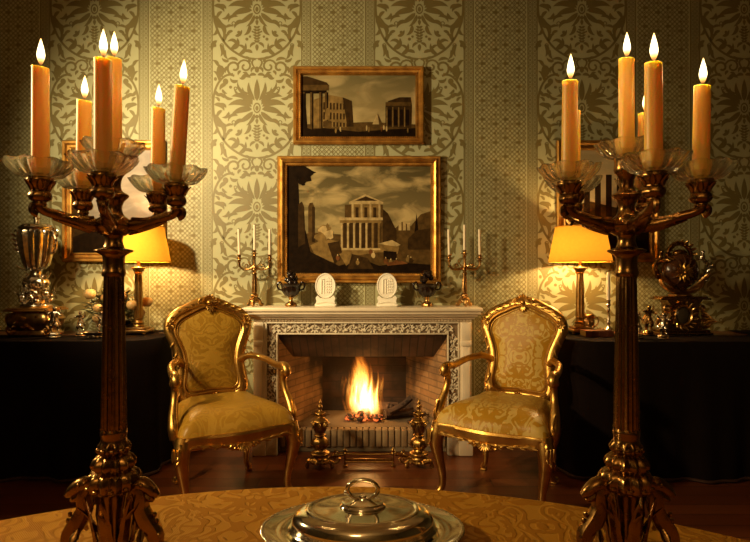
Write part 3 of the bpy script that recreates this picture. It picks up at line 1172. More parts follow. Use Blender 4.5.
# side pictures behind the lamps
for nm, x0, x1, lab, sky in (
        ('l', -2.105, -1.415, 'gilt framed landscape with a pale lilac sky, half hidden behind the left candelabrum', skymat('lilac_sky', (.29, .25, .215), (.19, .15, .10), (.37, .32, .265), .7, .8, 7.)),
        ('r', 1.225, 1.915, 'dim gilt framed landscape on the wall above the right lamp', skymat('dun_sky', (.20, .17, .10), (.26, .21, .12), (.34, .28, .17), .7, .5, 6.))):
    w_, h_ = x1 - x0, .82
    p = thing('framed_painting', lab, 'painting', ((x0 + x1) / 2, YW - .003, 1.65), 0)
    frame(p, w_, h_, [(0, 0), (0, -.026), (.008, -.036), (.022, -.034), (.032, -.022), (.046, -.020), (.054, -.028), (.062, -.024), (.066, -.006)], GOLD_DK)
    c = Canvas(w_ - .124, h_ - .124, KEYS)
    if nm == 'l':
        c.poly('mid', [(0, .70), (.25, .66), (.5, .72), (.8, .68), (1, .72), (1, 1), (0, 1)])
        c.poly('dark', [(0, .78), (.3, .76), (.6, .84), (1, .80), (1, 1), (0, 1)])
        c.poly('brown', [(0, .30), (.06, .28), (.12, .45), (.16, .80), (0, .85)])
        for sd, (x, y, rx, ry) in enumerate([(.04, .26, .10, .12), (.10, .40, .09, .08), (.02, .48, .10, .10)]):
            c.blob('brown', x, y, rx, ry, 14, .3, sd)
        c.blob('tan', .42, .80, .08, .03, 9, .3, 1); c.blob('tan', .70, .83, .06, .03, 9, .3, 2)
    else:
        c.poly('brown', [(0, .55), (.3, .50), (.6, .56), (1, .52), (1, 1), (0, 1)])
        for k in range(6):
            c.rect('dark', .22 + .13 * k, .24 + .03 * (k % 2), .29 + .13 * k, .9)
        c.poly('dark', [(0, .74), (.5, .70), (1, .76), (1, 1), (0, 1)])
    c.build('canvas', [sky] + [PAINT[k] for k in KEYS], p, (0, -.010, 0), smooth=False)

# ------------------------------------------------------------------ armchairs
FAB_L = damask('shaded_gold_damask', (.36, .20, .022), (.28, .145, .014), .21, 13., rough=.42, bump=.25)  # left damask darker than the right, its weaker lighting put into the colour
FAB_R = damask('gold_cream_damask', (.62, .43, .11), (.46, .235, .017), .21, 12.5, rough=.42, bump=.3)
FAB_LS = damask('shaded_gold_damask_seat', (.42, .24, .030), (.36, .195, .022), .21, 13., ax=(0, 1), rough=.42, bump=.25)
FAB_RS = damask('gold_cream_damask_seat', (.62, .43, .11), (.47, .25, .02), .21, 12.5, ax=(0, 1), rough=.42, bump=.3)


def armchair(label, loc, rz, fab, fabs):
    t = thing('armchair', label, 'armchair', (*loc, .0015), rz, 'gilt armchairs flanking the fireplace')
    # --- back
    half = [(0, .462), (.07, .458), (.132, .456), (.170, .478), (.180, .525), (.171, .585), (.167, .64), (.178, .715), (.204, .785), (.224, .840),
            (.216, .890), (.176, .930), (.120, .957), (.062, .984), (0, .998)]
    B = lambda x, z, d=0.: Vector((x, .265 + (z - .45) * .20 + d, z + .0))
    pts = [B(x, z) for x, z in half] + [B(-x, z) for x, z in half[-2:0:-1]]
    b = MB()
    loop = catmull(pts, 4, True)
    b.tube(loop, .032, 12, up=(0, 1, 0), closed=True, flat=.66)
    # inner and outer fillets
    cz = .71
    for k, dd, rr in ((.895, -.018, .0060), (.83, -.011, .0045)):
        b.tube([B(q.x * k, cz + (q.z - cz) * (k + .02), dd) for q in loop], rr, 6, closed=True)
    b.tube([B(q.x * 1.06, cz + (q.z - cz) * 1.04, -.008) for q in loop], .008, 6, closed=True)
    for sx in (-1, 1):
        for z, xx in ((.79, .208), (.73, .192), (.67, .180), (.56, .178), (.51, .184)):
            b.leaf(B(sx * xx, z, -.021), (sx * .35, -.2, -1), (sx, -.4, 0), .048, .018, .008, .12)
        b.leaf(B(sx * .05, .462, -.022), (sx, -.1, .1), (0, -1, 0), .06, .022, .009, .1)
        b.leaf(B(sx * .12, .462, -.022), (sx, -.1, .5), (0, -1, 0), .05, .022, .009, .1)
    for k in range(5):
        a = radians(-60 + 30 * k)
        b.leaf(B(0, .455, -.024), (sin(a), -.1, cos(a)), (0, -1, 0), .034, .018, .009, .2)
        b.leaf(B(0, .972, -.026), (sin(a) * .9, -.1, -cos(a)), (0, -1, 0), .040 - .006 * abs(k - 2), .018, .009, .2)
    bf = b.build('back_frame', GOLD, t)
    # carved cresting
    b = MB()
    top = B(0, 1.004, -.024)
    for k in range(9):
        a = radians(-80 + 20 * k)
        b.leaf(top + Vector((sin(a) * .008, 0, -.010 + .005 * cos(a))), (sin(a), -.12, cos(a)), (0, -1, 0), .050 - .012 * abs(k - 4) / 4, .019, .011, .2)
    b.ell(top + Vector((0, -.008, -.012)), (.016, .012, .014), n=10, m=7)
    for sx in (-1, 1):
        b.scroll(top + Vector((sx * .046, 0, -.006)), (sx, 0, 0), (0, 0, 1), .019, 1.3, .008, a0=pi, flip=-1)
        b.tube([top + Vector((0, .004, -.02)), top + Vector((sx * .05, .004, -.018))], .010, 7)
    b.build('crest_shell', GOLD, bf)
    for sx in (-1, 1):
        b = MB()
        for i in range(8):
            x = lerp(.055, .192, i / 7)
            z = interp([.988, .974, .960, .946, .926, .892], (x - .05) / .155)
            b.leaf(B(sx * x, z + .006, -.018), (sx * 1, -.2, -.05 if i % 2 else -.75), (0, -1, .4), .036, .018, .008, .25)
        b.tube([B(sx * .05, .985, -.016), B(sx * .12, .958, -.016), B(sx * .18, .930, -.016), B(sx * .222, .88, -.016), B(sx * .224, .83, -.016)], .010, 7, 3)
        for k in range(5):
            a = radians(-40 + 40 * k)
            b.leaf(B(sx * .220, .870, -.022), (sx * cos(a), -.2, sin(a)), (0, -1, 0), .034, .019, .010, .2)
        b.scroll(B(sx * .214, .868, -.026), (sx, 0, 0), (0, 0, 1), .018, 1.2, .007, a0=pi / 2, flip=-1)
        b.build('shoulder_carving', GOLD, bf)
    # padded back, front and rear
    b = MB()
    for sg in (-1, 1):
        rows = []
        for i in range(9):
            s = i / 8
            row = []
            for q in loop:
                x, z = q.x * .87, cz + (q.z - cz) * .93
                row.append(B(x * s, cz + (z - cz) * s, sg * (.004 + .034 * (1 - s ** 2.4))))
            rows.append(row)
        b.grid(rows, cu=True)
    b.build('backrest', fab, t)
    # short stiles below the back
    for sx in (-1, 1):
        b = MB()
        b.tube([(sx * .165, .255, .36), (sx * .158, .262, .42), (sx * .155, .270, .49)], [.022, .020, .022], 8, 3)
        b.build('back_stile', GOLD, t)
    # --- seat

    def fr(s):      # serpentine outline, s in 0..1 around
        pass
    fpts = [(-.215, .262), (0, .268), (.215, .262), (.245, .12), (.272, -.04), (.296, -.18), (.302, -.245), (.270, -.285), (.18, -.287), (.09, -.302), (0, -.312),
            (-.09, -.302), (-.18, -.287), (-.270, -.285), (-.302, -.245), (-.296, -.18), (-.272, -.04), (-.245, .12)]
    ring = catmull([(x, y, 0) for x, y in fpts], 4, True)
    N = len(ring)
    sec = [(.93, .395), (.985, .392), (1.0, .380), (.988, .368), (1.004, .350), (.992, .334), (.93, .326), (.86, .335), (.86, .392)]
    b = MB()
    rows = []
    for k, z in sec:
        row = []
        for q in ring:
            ang = q.x / .30
            drop = -.030 * math.exp(-(q.x / .075) ** 2) * (1 if q.y < -.2 else 0) if z < .36 else 0
            row.append((q.x * k, q.y * k, z + drop))
        rows.append(row)
    b.grid(rows, cu=True, cv=True)
    for sx in (-1, 1):
        for z, d_ in ((.372, .1), (.345, -.3), (.318, -.6)):
            b.leaf((sx * .290, -.282, z), (-sx * .4 * d_ + sx * .2, -.25, -1), (sx * .7, -.7, 0), .044, .024, .009, .15)
    rail = b.build('seat_rail', GOLD, t)
    b = MB()
    for k in range(9):
        a = radians(-80 + 20 * k)
        b.leaf((sin(a) * .006, -.312, .338), (sin(a), -.2, -cos(a)), (0, -1, 0), .042 - .008 * abs(k - 4) / 4, .016, .009, .2)
    for sx in (-1, 1):
        for i in range(7):
            x = .05 + i * .028
            y = -.308 + .018 * (i / 6)
            b.leaf((sx * x, y, .330 + .003 * i), (sx, -.1, (.35 if i % 2 else -.15)), (0, -1, 0), .038, .013, .006, .15)
        b.scroll((sx * .055, -.312, .330), (sx, 0, 0), (0, 0, 1), .015, 1.2, .006, a0=pi, flip=1)
        b.tube([(0, -.310, .334), (sx * .05, -.306, .336), (sx * .14, -.298, .340), (sx * .24, -.288, .350)], .007, 7, 3)
    b.build('apron_carving', GOLD, rail)
    b = MB()
    rows = []
    for i in range(17):
        s = 1 - (1 - i / 16) ** 1.6
        row = []
        for q in ring:
            k = s * .965
            h = .392 + .108 * (1 - s ** 4) ** .62
            kk = k * (1 + .03 * sin(pi * min(1, s)) * s)
            row.append((q.x * kk, q.y * kk, h))
        rows.append(row)
    b.grid(rows, cu=True)
    b.build('seat', fabs, t, angle=80)
    # --- legs
    for sx, y, r in ((-1, -.245, 1.), (1, -.245, 1.), (-1, .235, .85), (1, .235, .85)):
        x0 = .268 if y < 0 else .195
        d = Vector((sx * .72, -.69 if y < 0 else .69, 0))
        c0 = Vector((sx * x0, y, 0))
        b = MB()
        b.tube([c0 + d * .000 + Vector((0, 0, .388)), c0 + d * .014 + Vector((0, 0, .33)), c0 + d * .020 + Vector((0, 0, .28)), c0 + d * .004 + Vector((0, 0, .20)),
                c0 - d * .014 + Vector((0, 0, .12)), c0 - d * .014 + Vector((0, 0, .062)), c0 + d * .004 + Vector((0, 0, .026)), c0 + d * .022 + Vector((0, 0, .016))],
               [.038 * r, .040 * r, .037 * r, .027 * r, .0205 * r, .018 * r, .019 * r, .016 * r], 10, 4, up=d)
        b.scroll(c0 + d * .026 + Vector((0, 0, .018)), d, (0, 0, 1), .015, 1.2, .0072, a0=-pi / 2, flip=1)
        b.box((c0.x + d.x * .012 - .016, c0.y + d.y * .012 - .016, 0), (c0.x + d.x * .012 + .016, c0.y + d.y * .012 + .016, .010), .003)
        if y < 0:
            for k in (-1, 0, 1):
                b.leaf(c0 + d * .056 + Vector((k * .012, k * sx * .012, .352)), Vector((d.x * .1, d.y * .1, -1)), d, .085 - abs(k) * .02, .022, .009, .0)
        b.build('leg', GOLD, t)
    # --- arms
    for sx in (-1, 1):
        b = MB()
        b.tube([B(sx * .168, .650, -.01), (sx * .206, .225, .680), (sx * .258, .12, .672), (sx * .278, -.02, .655), (sx * .284, -.105, .662), (sx * .286, -.142, .652),
                (sx * .286, -.150, .628), (sx * .284, -.128, .616)],
               [.020, .019, .018, .019, .024, .026, .022, .012], 10, 5, up=(1, 0, 0))
        b.scroll((sx * .286 + sx * .018, -.132, .636), (0, -1, 0), (0, 0, 1), .022, 1.2, .009, a0=pi / 2, flip=-1)
        b.scroll((sx * .286 - sx * .018, -.132, .636), (0, -1, 0), (0, 0, 1), .022, 1.2, .009, a0=pi / 2, flip=-1)
        b.leaf((sx * .205, .215, .700), (sx * .3, -1, -.25), (0, 0, 1), .085, .032, .010, .05)
        b.build('armrest', GOLD, t)
        b = MB()
        b.tube([(sx * .284, -.118, .625), (sx * .283, -.108, .585), (sx * .289, -.122, .53), (sx * .300, -.158, .47), (sx * .303, -.186, .42), (sx * .297, -.19, .375)],
               [.020, .018, .019, .024, .028, .026], 10, 5, up=(1, 0, 0))
        for k in (-1, 0, 1):
            b.leaf((sx * (.300 + .004), -.175 - .014 + k * .010, .49), (0, -.25, -1), (sx, -.5, 0), .08, .018, .008, .0)
        b.scroll((sx * .304, -.202, .425), (0, -1, 0), (0, 0, 1), .022, 1.1, .009, a0=pi / 2, flip=1)
        b.build('arm_support', GOLD, t)
    return t


armchair('carved gilt armchair in plain gold damask in a shaded tone, left of the fireplace', (-.80, 2.93), radians(31), FAB_L, FAB_LS)
armchair('carved gilt armchair in patterned cream and gold damask, right of the fireplace', (.695, 2.93), radians(-31), FAB_R, FAB_RS)

# ------------------------------------------------------------------ on the mantel
ZM = ZT + .0012


def small_candelabrum(label, x):
    t = thing('mantel_candelabrum', label, 'candelabrum', (x, 3.585, ZM), 0, 'three-light candelabra on the mantel')
    b = MB()
    b.lathe([(.022, .022), (.029, .032), (.024, .042), (.015, .052), (.020, .062), (.023, .072), (.017, .082), (.012, .088)], 20, flute=(8, .06, .03, .08))
    for k in range(3):
        a = 2 * pi * k / 3 - pi / 2
        d = Vector((cos(a), sin(a), 0))
        b.tube([d * .010 + Vector((0, 0, .052)), d * .030 + Vector((0, 0, .038)), d * .042 + Vector((0, 0, .012)), d * .058 + Vector((0, 0, .009))], [.015, .014, .012, .009], 8, 4)
        b.scroll(d * .05 + Vector((0, 0, .011)), d, (0, 0, 1), .011, 1.2, .0045, a0=-pi / 2)
        b.leaf(d * .02 + Vector((0, 0, .045)), d + Vector((0, 0, -.7)), (0, 0, 1), .036, .020, .006, 0)
    b.build('base', GILT_BRONZE, t)
    b = MB()
    b.lathe([(.014, .088), (.0175, .10), (.0135, .20), (.017, .208), (.017, .216), (.010, .224), (.017, .238), (.012, .25), (.0085, .265), (.0085, .315), (.012, .322)], 20,
            flute=(10, .07, .10, .20))
    arms = [b.build('stem', GILT_BRONZE, t)]
    for sx in (-1, 1):
        b = MB()
        b.tube([(0, 0, .265), (sx * .03, 0, .245), (sx * .07, 0, .242), (sx * .095, 0, .262), (sx * .10, 0, .292)], [.0085, .008, .007, .0065, .0075], 8, 5)
        b.scroll((sx * .05, 0, .265), (sx, 0, 0), (0, 0, 1), .016, 1.1, .004, a0=-pi / 2)
        b.leaf((sx * .085, 0, .250), (sx, 0, .3), (0, 0, 1), .03, .014, .005, .3)
        b.leaf((sx * .02, 0, .262), (sx, 0, .8), (0, 0, 1), .045, .020, .008, .4)
        arms.append(b.build('arm', GILT_BRONZE, t))
    for x_, z in ((-.10, .288), (0, .318), (.10, .288)):
        b = MB()
        b.lathe([(.004, z - .002), (.010, z + .004), (.013, z + .012), (.008, z + .018), (.022, z + .026), (.023, z + .029), (.011, z + .031), (.012, z + .046), (.0135, z + .048), (.0135, z + .0505)],
                16, c=(x_, 0, 0))
        b.build('socket', GILT_BRONZE, arms[1 if x_ < 0 else 2 if x_ > 0 else 0])
    return t


def plain_candle(name, label, loc, r, h, group, tilt=(0, 0), wick=True):
    b = MB()
    b.lathe([(r * .97, 0), (r, .003), (r * .96, h * .7), (r * .93, h - .004), (r * .7, h)], 14)
    o = b.build(name, WAX_PALE, None, loc)
    o.rotation_euler = (tilt[0], tilt[1], 0)
    tag(o, label, 'candle', group)
    b = MB()
    b.tube([(0, 0, h - .001), (.0005, 0, h + .004), (.002, 0, h + .008)], .0008, 5)
    b.build('wick', CORD, o)
    return o


for lab, x, names in (('gilt three-light candelabrum on the left end of the mantel shelf', W(254.5, 0, 3.585).x, 'left'),
                      ('gilt three-light candelabrum on the right end of the mantel shelf', W(464.5, 0, 3.585).x, 'right')):
    small_candelabrum(lab, x)
    for dx, z, h, w_, ti in ((-.10, .339, .165, 'left arm', -.03), (0, .369, .165, 'centre', 0), (.10, .339, .165, 'right arm', 0)):
        if names == 'right' and dx > 0:
            ti = -.015
        plain_candle('taper_candle', f'unlit ivory candle in the {w_} of the {names} mantel candelabrum', (x + dx, 3.585, ZM + z), .0088, h,
                     'unlit candles on the mantel', (0, ti))

for lab, x, sd in (('dark bronze urn heaped with fruit, at the left of the mantel', W(291, 0, 3.555).x, 1), ('dark bronze urn heaped with fruit, at the right of the mantel', W(427, 0, 3.555).x, 2)):
    r = random.Random(sd)
    t = thing('bronze_urn', lab, 'urn', (x, 3.555, ZM), 0, 'dark urns on the mantel')
    b = MB()
    b.lathe([(.036, 0), (.038, .006), (.036, .018), (.030, .024), (.016, .032), (.012, .046), (.018, .056), (.022, .062)], 20, flute=(8, .05, .0, .02))
    b.build('foot', GILT_BRONZE, t)
    b = MB()
    b.lathe([(.020, .060), (.040, .075), (.056, .100), (.062, .128), (.070, .140), (.070, .146), (.056, .150), (.030, .150)], 28, flute=(14, .05, .065, .13))
    b.build('bowl', BLACKBRONZE, t)
    for sx in (-1, 1):
        b = MB()
        b.tube([(sx * .055, 0, .105), (sx * .082, 0, .115), (sx * .088, 0, .145), (sx * .070, 0, .158), (sx * .060, 0, .146)], [.006, .006, .007, .006, .004], 8, 4)
        b.leaf((sx * .080, 0, .14), (sx, 0, .6), (0, 0, 1), .03, .018, .006, .3)
        b.build('handle', BLACKBRONZE, t)
    b = MB()
    for k in range(16):
        a, q = r.random() * 6.28, r.random()
        rr = .042 * (1 - q * .75)
        b.ell((rr * cos(a), rr * sin(a), .155 + .062 * q), r.uniform(.015, .021), n=9, m=6)
        b.leaf((rr * cos(a), rr * sin(a), .165 + .05 * q), (cos(a), sin(a), .8), (0, 0, 1), .03, .018, .005, .3)
    b.build('fruit_finial', BLACKBRONZE, t)

for lab, u, mode in (('white oval relief plaque left of centre on the mantel', 325.5, 0), ('white oval relief plaque right of centre on the mantel', 387, 1)):
    t = thing('oval_plaque', lab, 'plaque', (W(u, 0, 3.56).x, 3.56, ZM), 0, 'white plaques on the mantel')
    b = MB()
    rx, rz, zc = .067, .083, .134
    for sgn, ks in ((-1, [(1, .010), (1, -.004), (.96, -.009), (.90, -.009), (.87, -.005), (0.001, -.005)]), (1, [(1, .010), (.001, .012)])):
        b.grid([[(rx * k * cos(2 * pi * i / 36), y, zc + rz * k * sin(2 * pi * i / 36)) for i in range(36)] for k, y in ks], cu=True)
    # relief: a pilaster with a curtain on one side and a diapered field on the other
    b.box((-.030, -.010, zc - .050), (-.022, -.003, zc + .045), .002)
    b.box((-.034, -.010, zc + .040), (-.006, -.003, zc + .047), .002)
    b.box((-.010, -.009, zc - .052), (-.006, -.003, zc + .04), .001)
    for i in range(5):
        for j in range(3):
            x_, z_ = .008 + j * .013, zc - .040 + i * .018
            if (x_ / rx) ** 2 + ((z_ - zc) / rz) ** 2 < .62:
                b.ell((x_, -.006, z_), (.0055, .004, .007), n=8, m=5)
    for k in range(3):
        b.ell((.016 + .008 * k, -.007, zc + .052 - .005 * k), (.006, .004, .006), n=7, m=5)
    b.build('relief_medallion', ALABASTER, t)
    b = MB()
    pl = [(-.066, 0), (.066, 0), (.070, .012), (.062, .022), (.058, .036), (.064, .056), (.052, .072), (.034, .056), (0, .050), (-.034, .056), (-.052, .072), (-.064, .056), (-.058, .036), (-.062, .022), (-.070, .012)]
    b.prism(pl, -.012, .014)
    b.box((-.066, -.026, 0), (.066, .03, .010), .003)
    b.tube([(-.06, -.014, .020), (0, -.016, .030), (.06, -.014, .020)], .004, 6, 5)
    b.build('stand', ALABASTER, t)

# ------------------------------------------------------------------ draped side tables
ZS = .785


def superpath(x0, x1, y0, y1, r, n=10):
    """outline open toward the wall side, rounded at both front corners; counter-clockwise from back left"""
    pts = [(x0, y1)]
    k = 8
    for i in range(1, k):
        pts.append((x0, lerp(y1, y0 + r, i / k)))
    for i in range(n + 1):
        a = pi + pi / 2 * i / n
        pts.append((x0 + r + r * cos(a), y0 + r + r * sin(a)))
    m = 40
    for i in range(1, m):
        pts.append((lerp(x0 + r, x1 - r, i / m), y0))
    for i in range(n + 1):
        a = -pi / 2 + pi / 2 * i / n
        pts.append((x1 - r + r * cos(a), y0 + r + r * sin(a)))
    for i in range(1, k):
        pts.append((x1, lerp(y0 + r, y1, i / k)))
    pts.append((x1, y1))
    return pts


def side_table(x0, x1, y0, y1, ld, seed):
    r = random.Random(seed)
    cx, cy = (x0 + x1) / 2, (y0 + y1) / 2
    t = thing('draped_table', ld, 'table', (cx, cy, 0))
    b = MB()
    b.prism([(x - cx, y - cy) for x, y in superpath(x0 + .02, x1 - .02, y0 + .02, y1, .20)], ZS - .04, ZS - .006, plane='xy')
    b.build('tabletop', FLOORM, t)
    for sx in (x0 + .18, x1 - .18):
        for sy in (y0 + .16, y1 - .06):
            b = MB()
            b.lathe([(.02, .001), (.026, .05), (.02, .1), (.032, .5), (.034, ZS - .04)], 12, c=(sx - cx, sy - cy, 0))
            b.build('leg', FLOORM, t)
    o = t
    path = [Vector((x - cx, y - cy, 0)) for x, y in superpath(x0, x1, y0, y1, .22)]
    ph = [r.uniform(0, 6.28) for _ in range(4)]
    rows = [[Vector((p.x * .5, lerp(y1 - cy, p.y, .5), ZS)) for p in path]]
    nr = []
    for i, p in enumerate(path):
        a, c = path[max(0, i - 1)], path[min(len(path) - 1, i + 1)]
        d = (c - a).normalized()
        nr.append(Vector((d.y, -d.x, 0)))
    L = [0]
    for i in range(1, len(path)):
        L.append(L[-1] + (path[i] - path[i - 1]).length)
    rows.append([Vector((p.x, p.y, ZS)) - n * .012 for p, n in zip(path, nr)])
    rows.append([Vector((p.x, p.y, ZS - .003)) - n * .003 for p, n in zip(path, nr)])
    for k in range(1, 9):
        f = k / 8
        z = lerp(ZS - .012, .008, f)
        rows.append([Vector((p.x, p.y, z)) + n * (.045 * f ** 1.3 * (.35 + .5 * sin(l * 16 + ph[0]) + .25 * sin(l * 37 + ph[1])) * (1 if 6 < i < len(path) - 6 else .2))
                     for i, (p, n, l) in enumerate(zip(path, nr, L))])
    b = MB()
    b.grid(rows)
    b.build('cloth', VELVET, o, angle=70)
    b = MB()
    b.tube([p + Vector((0, -.004, .008)) for p in rows[-1]], .008, 6)
    b.build('hem_braid', HEMTRIM, o)


LY0 = 3.075
side_table(-2.86, -1.27, LY0, 3.655, 'side table under a near-black floor-length drape, beside the left armchair', 1)
side_table(1.10, 2.76, 3.055, 3.655, 'side table under a near-black floor-length drape, beside the right armchair', 2)
ZT2 = ZS + .0015


def table_lamp(label, x, y):
    t = thing('table_lamp', label, 'lamp', (x, y, ZT2), 0, 'column table lamps with yellow shades')
    b = MB()
    b.box((-.072, -.072, .010), (.072, .072, .030), .005)
    b.box((-.055, -.055, .030), (.055, .055, .044), .004)
    for sx in (-1, 1):
        for sy in (-1, 1):
            b.ell((sx * .062, sy * .062, .008), (.011, .011, .008), n=8, m=5)
    b.build('base', GILT_BRONZE, t)
    b = MB()
    b.lathe([(.036, .044), (.036, .052), (.031, .060), (.034, .072), (.026, .082), (.026, .094), (.030, .100)], 24)
    b.lathe([(.0255, .100), (.0235, .2), (.0205, .372), (.020, .376)], 36, flute=(12, .07, .10, .372))
    b.lathe([(.020, .374), (.026, .380), (.022, .388), (.034, .404), (.040, .408), (.040, .416), (.014, .420), (.010, .44), (.010, .50)], 24)
    for k in range(8):
        a = 2 * pi * k / 8
        b.leaf((.021 * cos(a), .021 * sin(a), .384), (cos(a) * .4, sin(a) * .4, 1), (cos(a), sin(a), 0), .026, .014, .005, .4)
    b.build('column', BRASS, t)
    b = MB()
    r0, r1, z0, z1 = .192, .150, .452, .672
    n = 48
    rows = [[(r * cos(2 * pi * i / n), r * sin(2 * pi * i / n), z) for i in range(n)] for r, z in ((r0, z0), (r1, z1))]
    b.grid(rows, cu=True)
    shd = b.build('shade', SHADE, t, angle=70)
    b = MB()
    for r, z in ((r0, z0), (r1, z1)):
        b.tube([(r * cos(2 * pi * i / n), r * sin(2 * pi * i / n), z) for i in range(n)], .0032, 6, closed=True)
    b.build('shade_trim', SHADE, shd)
    b = MB()
    for k in range(3):
        a = 2 * pi * k / 3
        b.tube([(0, 0, z1 - .006), (r1 * cos(a), r1 * sin(a), z1 - .002)], .002, 5)
    b.tube([(.012, 0, .50), (.05, 0, .56), (.05, 0, .62), (0, 0, z1 - .004)], .002, 5, 5)
    b.tube([(-.012, 0, .50), (-.05, 0, .56), (-.05, 0, .62), (0, 0, z1 - .004)], .002, 5, 5)
    b.lathe([(.006, z1 - .006), (.010, z1 + .004), (.006, z1 + .014), (.013, z1 + .030), (.011, z1 + .042), (.004, z1 + .052), (.001, z1 + .060)], 14)
    b.build('finial', BRASS, t)
    b = MB()
    b.ell((0, 0, .585), (.026, .026, .034), n=14, m=9)
    b.build('bulb', emis('lamp_bulb_glow', (1., .62, .25), 10.), t)
    L = bpy.data.lights.new('bulb_light', 'POINT')
    L.energy, L.color, L.shadow_soft_size = LAMP_E, (1., .62, .24), .028
    lo = bpy.data.objects.new('bulb_light', L)
    COL.objects.link(lo)
    lo.location = (x, y, ZT2 + .515)
    return t


LAMP_E = 27
XA, XB = W(138.5, 0, 3.42).x, W(580, 0, 3.45).x
table_lamp('brass column lamp with a yellow shade, behind the left candelabrum', XA, 3.42)
table_lamp('brass column lamp with a yellow shade, beside the right armchair', XB, 3.45)
# flex with inline switch hanging over the drape edge
b = MB()
pts = [(-1.36, 3.44, ZT2 + .004), (-1.31, 3.40, ZT2 + .005), (-1.262, 3.36, ZS + .002), (-1.244, 3.34, ZS - .05), (-1.236, 3.33, .66), (-1.230, 3.325, .615)]
b.tube(pts, .0025, 6, 5)
b.tube([(-1.230, 3.325, .618), (-1.229, 3.324, .585)], .009, 8)
b.tube([(-1.229, 3.324, .587), (-1.229, 3.324, .560)], [.006, .002], 8)
tag(b.build('lamp_switch_cord', P('aged_flex', (.16, .08, .03), .4)), 'thin lamp cord with a small switch hanging at the end of the left drape', 'cord')


# ------------------------------------------------------------------ silver on the side tables
def figurine(label, loc, h, rz, group, seed, mat=SILVER_C, plinth=True):
    """small dancing figure on a round plinth; the body is one continuous surface"""
    r = random.Random(seed)
    t = thing('figurine', label, 'figurine', loc, rz, group)
    k = h / .20
    b = MB(Matrix.Scale(k, 4))
    b.lathe([(.036, 0), (.038, .006), (.030, .012), (.032, .020), (.026, .026), (.024, .030)], 18, flute=(6, .08, .0, .03))
    b.build('plinth', mat, t)
    bm = bpy.data.meshes.new('body')
    J = {'pel': (0, 0, .098, .018), 'wai': (.002, -.002, .118, .014), 'che': (.003, -.004, .138, .018), 'nek': (.003, -.004, .155, .008), 'hed': (.004, -.008, .172, .0145), 'top': (.005, -.006, .186, .009),
         'lk': (-.016, -.014, .066, .011), 'lf': (-.010, .004, .036, .007), 'lt': (-.012, -.012, .031, .005),
         'rk': (.018, -.020, .070, .011), 'rf': (.020, .008, .046, .007), 'rt': (.024, -.004, .038, .005),
         'ls': (-.018, -.002, .148, .009), 'le': (-.036, -.010, .150 + r.uniform(-.02, .02), .007), 'lh': (-.040, -.022, .172 + r.uniform(-.04, .01), .006),
         'rs': (.022, -.004, .148, .009), 're': (.038, -.014, .132, .007), 'rh': (.030 + r.uniform(-.005, .02), -.036, .138, .006)}
    E_ = [('pel', 'wai'), ('wai', 'che'), ('che', 'nek'), ('nek', 'hed'), ('hed', 'top'), ('pel', 'lk'), ('lk', 'lf'), ('lf', 'lt'), ('pel', 'rk'), ('rk', 'rf'), ('rf', 'rt'),
          ('che', 'ls'), ('ls', 'le'), ('le', 'lh'), ('che', 'rs'), ('rs', 're'), ('re', 'rh')]
    ks = list(J)
    bm.from_pydata([[c * k for c in J[q][:3]] for q in ks], [(ks.index(a), ks.index(c)) for a, c in E_], [])
    bm.materials.append(mat)
    o = bpy.data.objects.new('body', bm)
    COL.objects.link(o)
    o.parent = t
    sk = o.modifiers.new('skin', 'SKIN')
    for i, q in enumerate(ks):
        bm.skin_vertices[0].data[i].radius = (J[q][3] * k,) * 2
    bm.skin_vertices[0].data[0].use_root = True
    sk.use_smooth_shade = True
    o.modifiers.new('sub', 'SUBSURF').render_levels = 2
    o.modifiers['sub'].levels = 2
    b = MB(Matrix.Scale(k, 4))
    rows = []
    for i in range(6):
        f = i / 5
        rows.append([((.019 + .014 * f) * cos(a) * (1 + .18 * f * sin(5 * a + seed)), (.016 + .012 * f) * sin(a) * (1 + .18 * f * sin(5 * a + seed)) + .004 * f, .118 - .045 * f) for a in [2 * pi * q / 20 for q in range(20)]])
    b.grid(rows, cu=True)
    b.tube([(-.03, .014, .085), (0, .018, .125), (.03, .008, .15), (.036, -.002, .18)], [.004, .007, .006, .003], 7, 5)
    b.build('drapery', mat, t)
    return t


GF = 'silver dancing figurines on the side tables'
figurine('silver dancing figurine leftmost on the left table, before the ornate cup', (W(54, 0, 3.22).x, 3.22, ZT2), .20, .3, GF, 1)
figurine('silver dancing figurine standing left of the fruit on the left table', (W(80.5, 0, 3.30).x, 3.30, ZT2), .165, -.2, GF, 4)
figurine('silver dancing figurine beside the column of the left candelabrum', (W(101, 0, 3.26).x, 3.26, ZT2), .165, .5, GF, 7)
figurine('silver dancing figurine just right of the right candelabrum column', (W(637, 0, 3.20).x, 3.20, ZT2), .165, .4, GF, 2)
figurine('pale silver figurine in front of the gilt clock on the right table', (W(663, 0, 3.16).x, 3.16, ZT2), .165, -.3, GF, 5)
figurine('dark bronze figurine between the two silver ones on the right table', (W(648, 0, 3.34).x, 3.34, ZT2), .20, .1, None, 9, BRONZE)

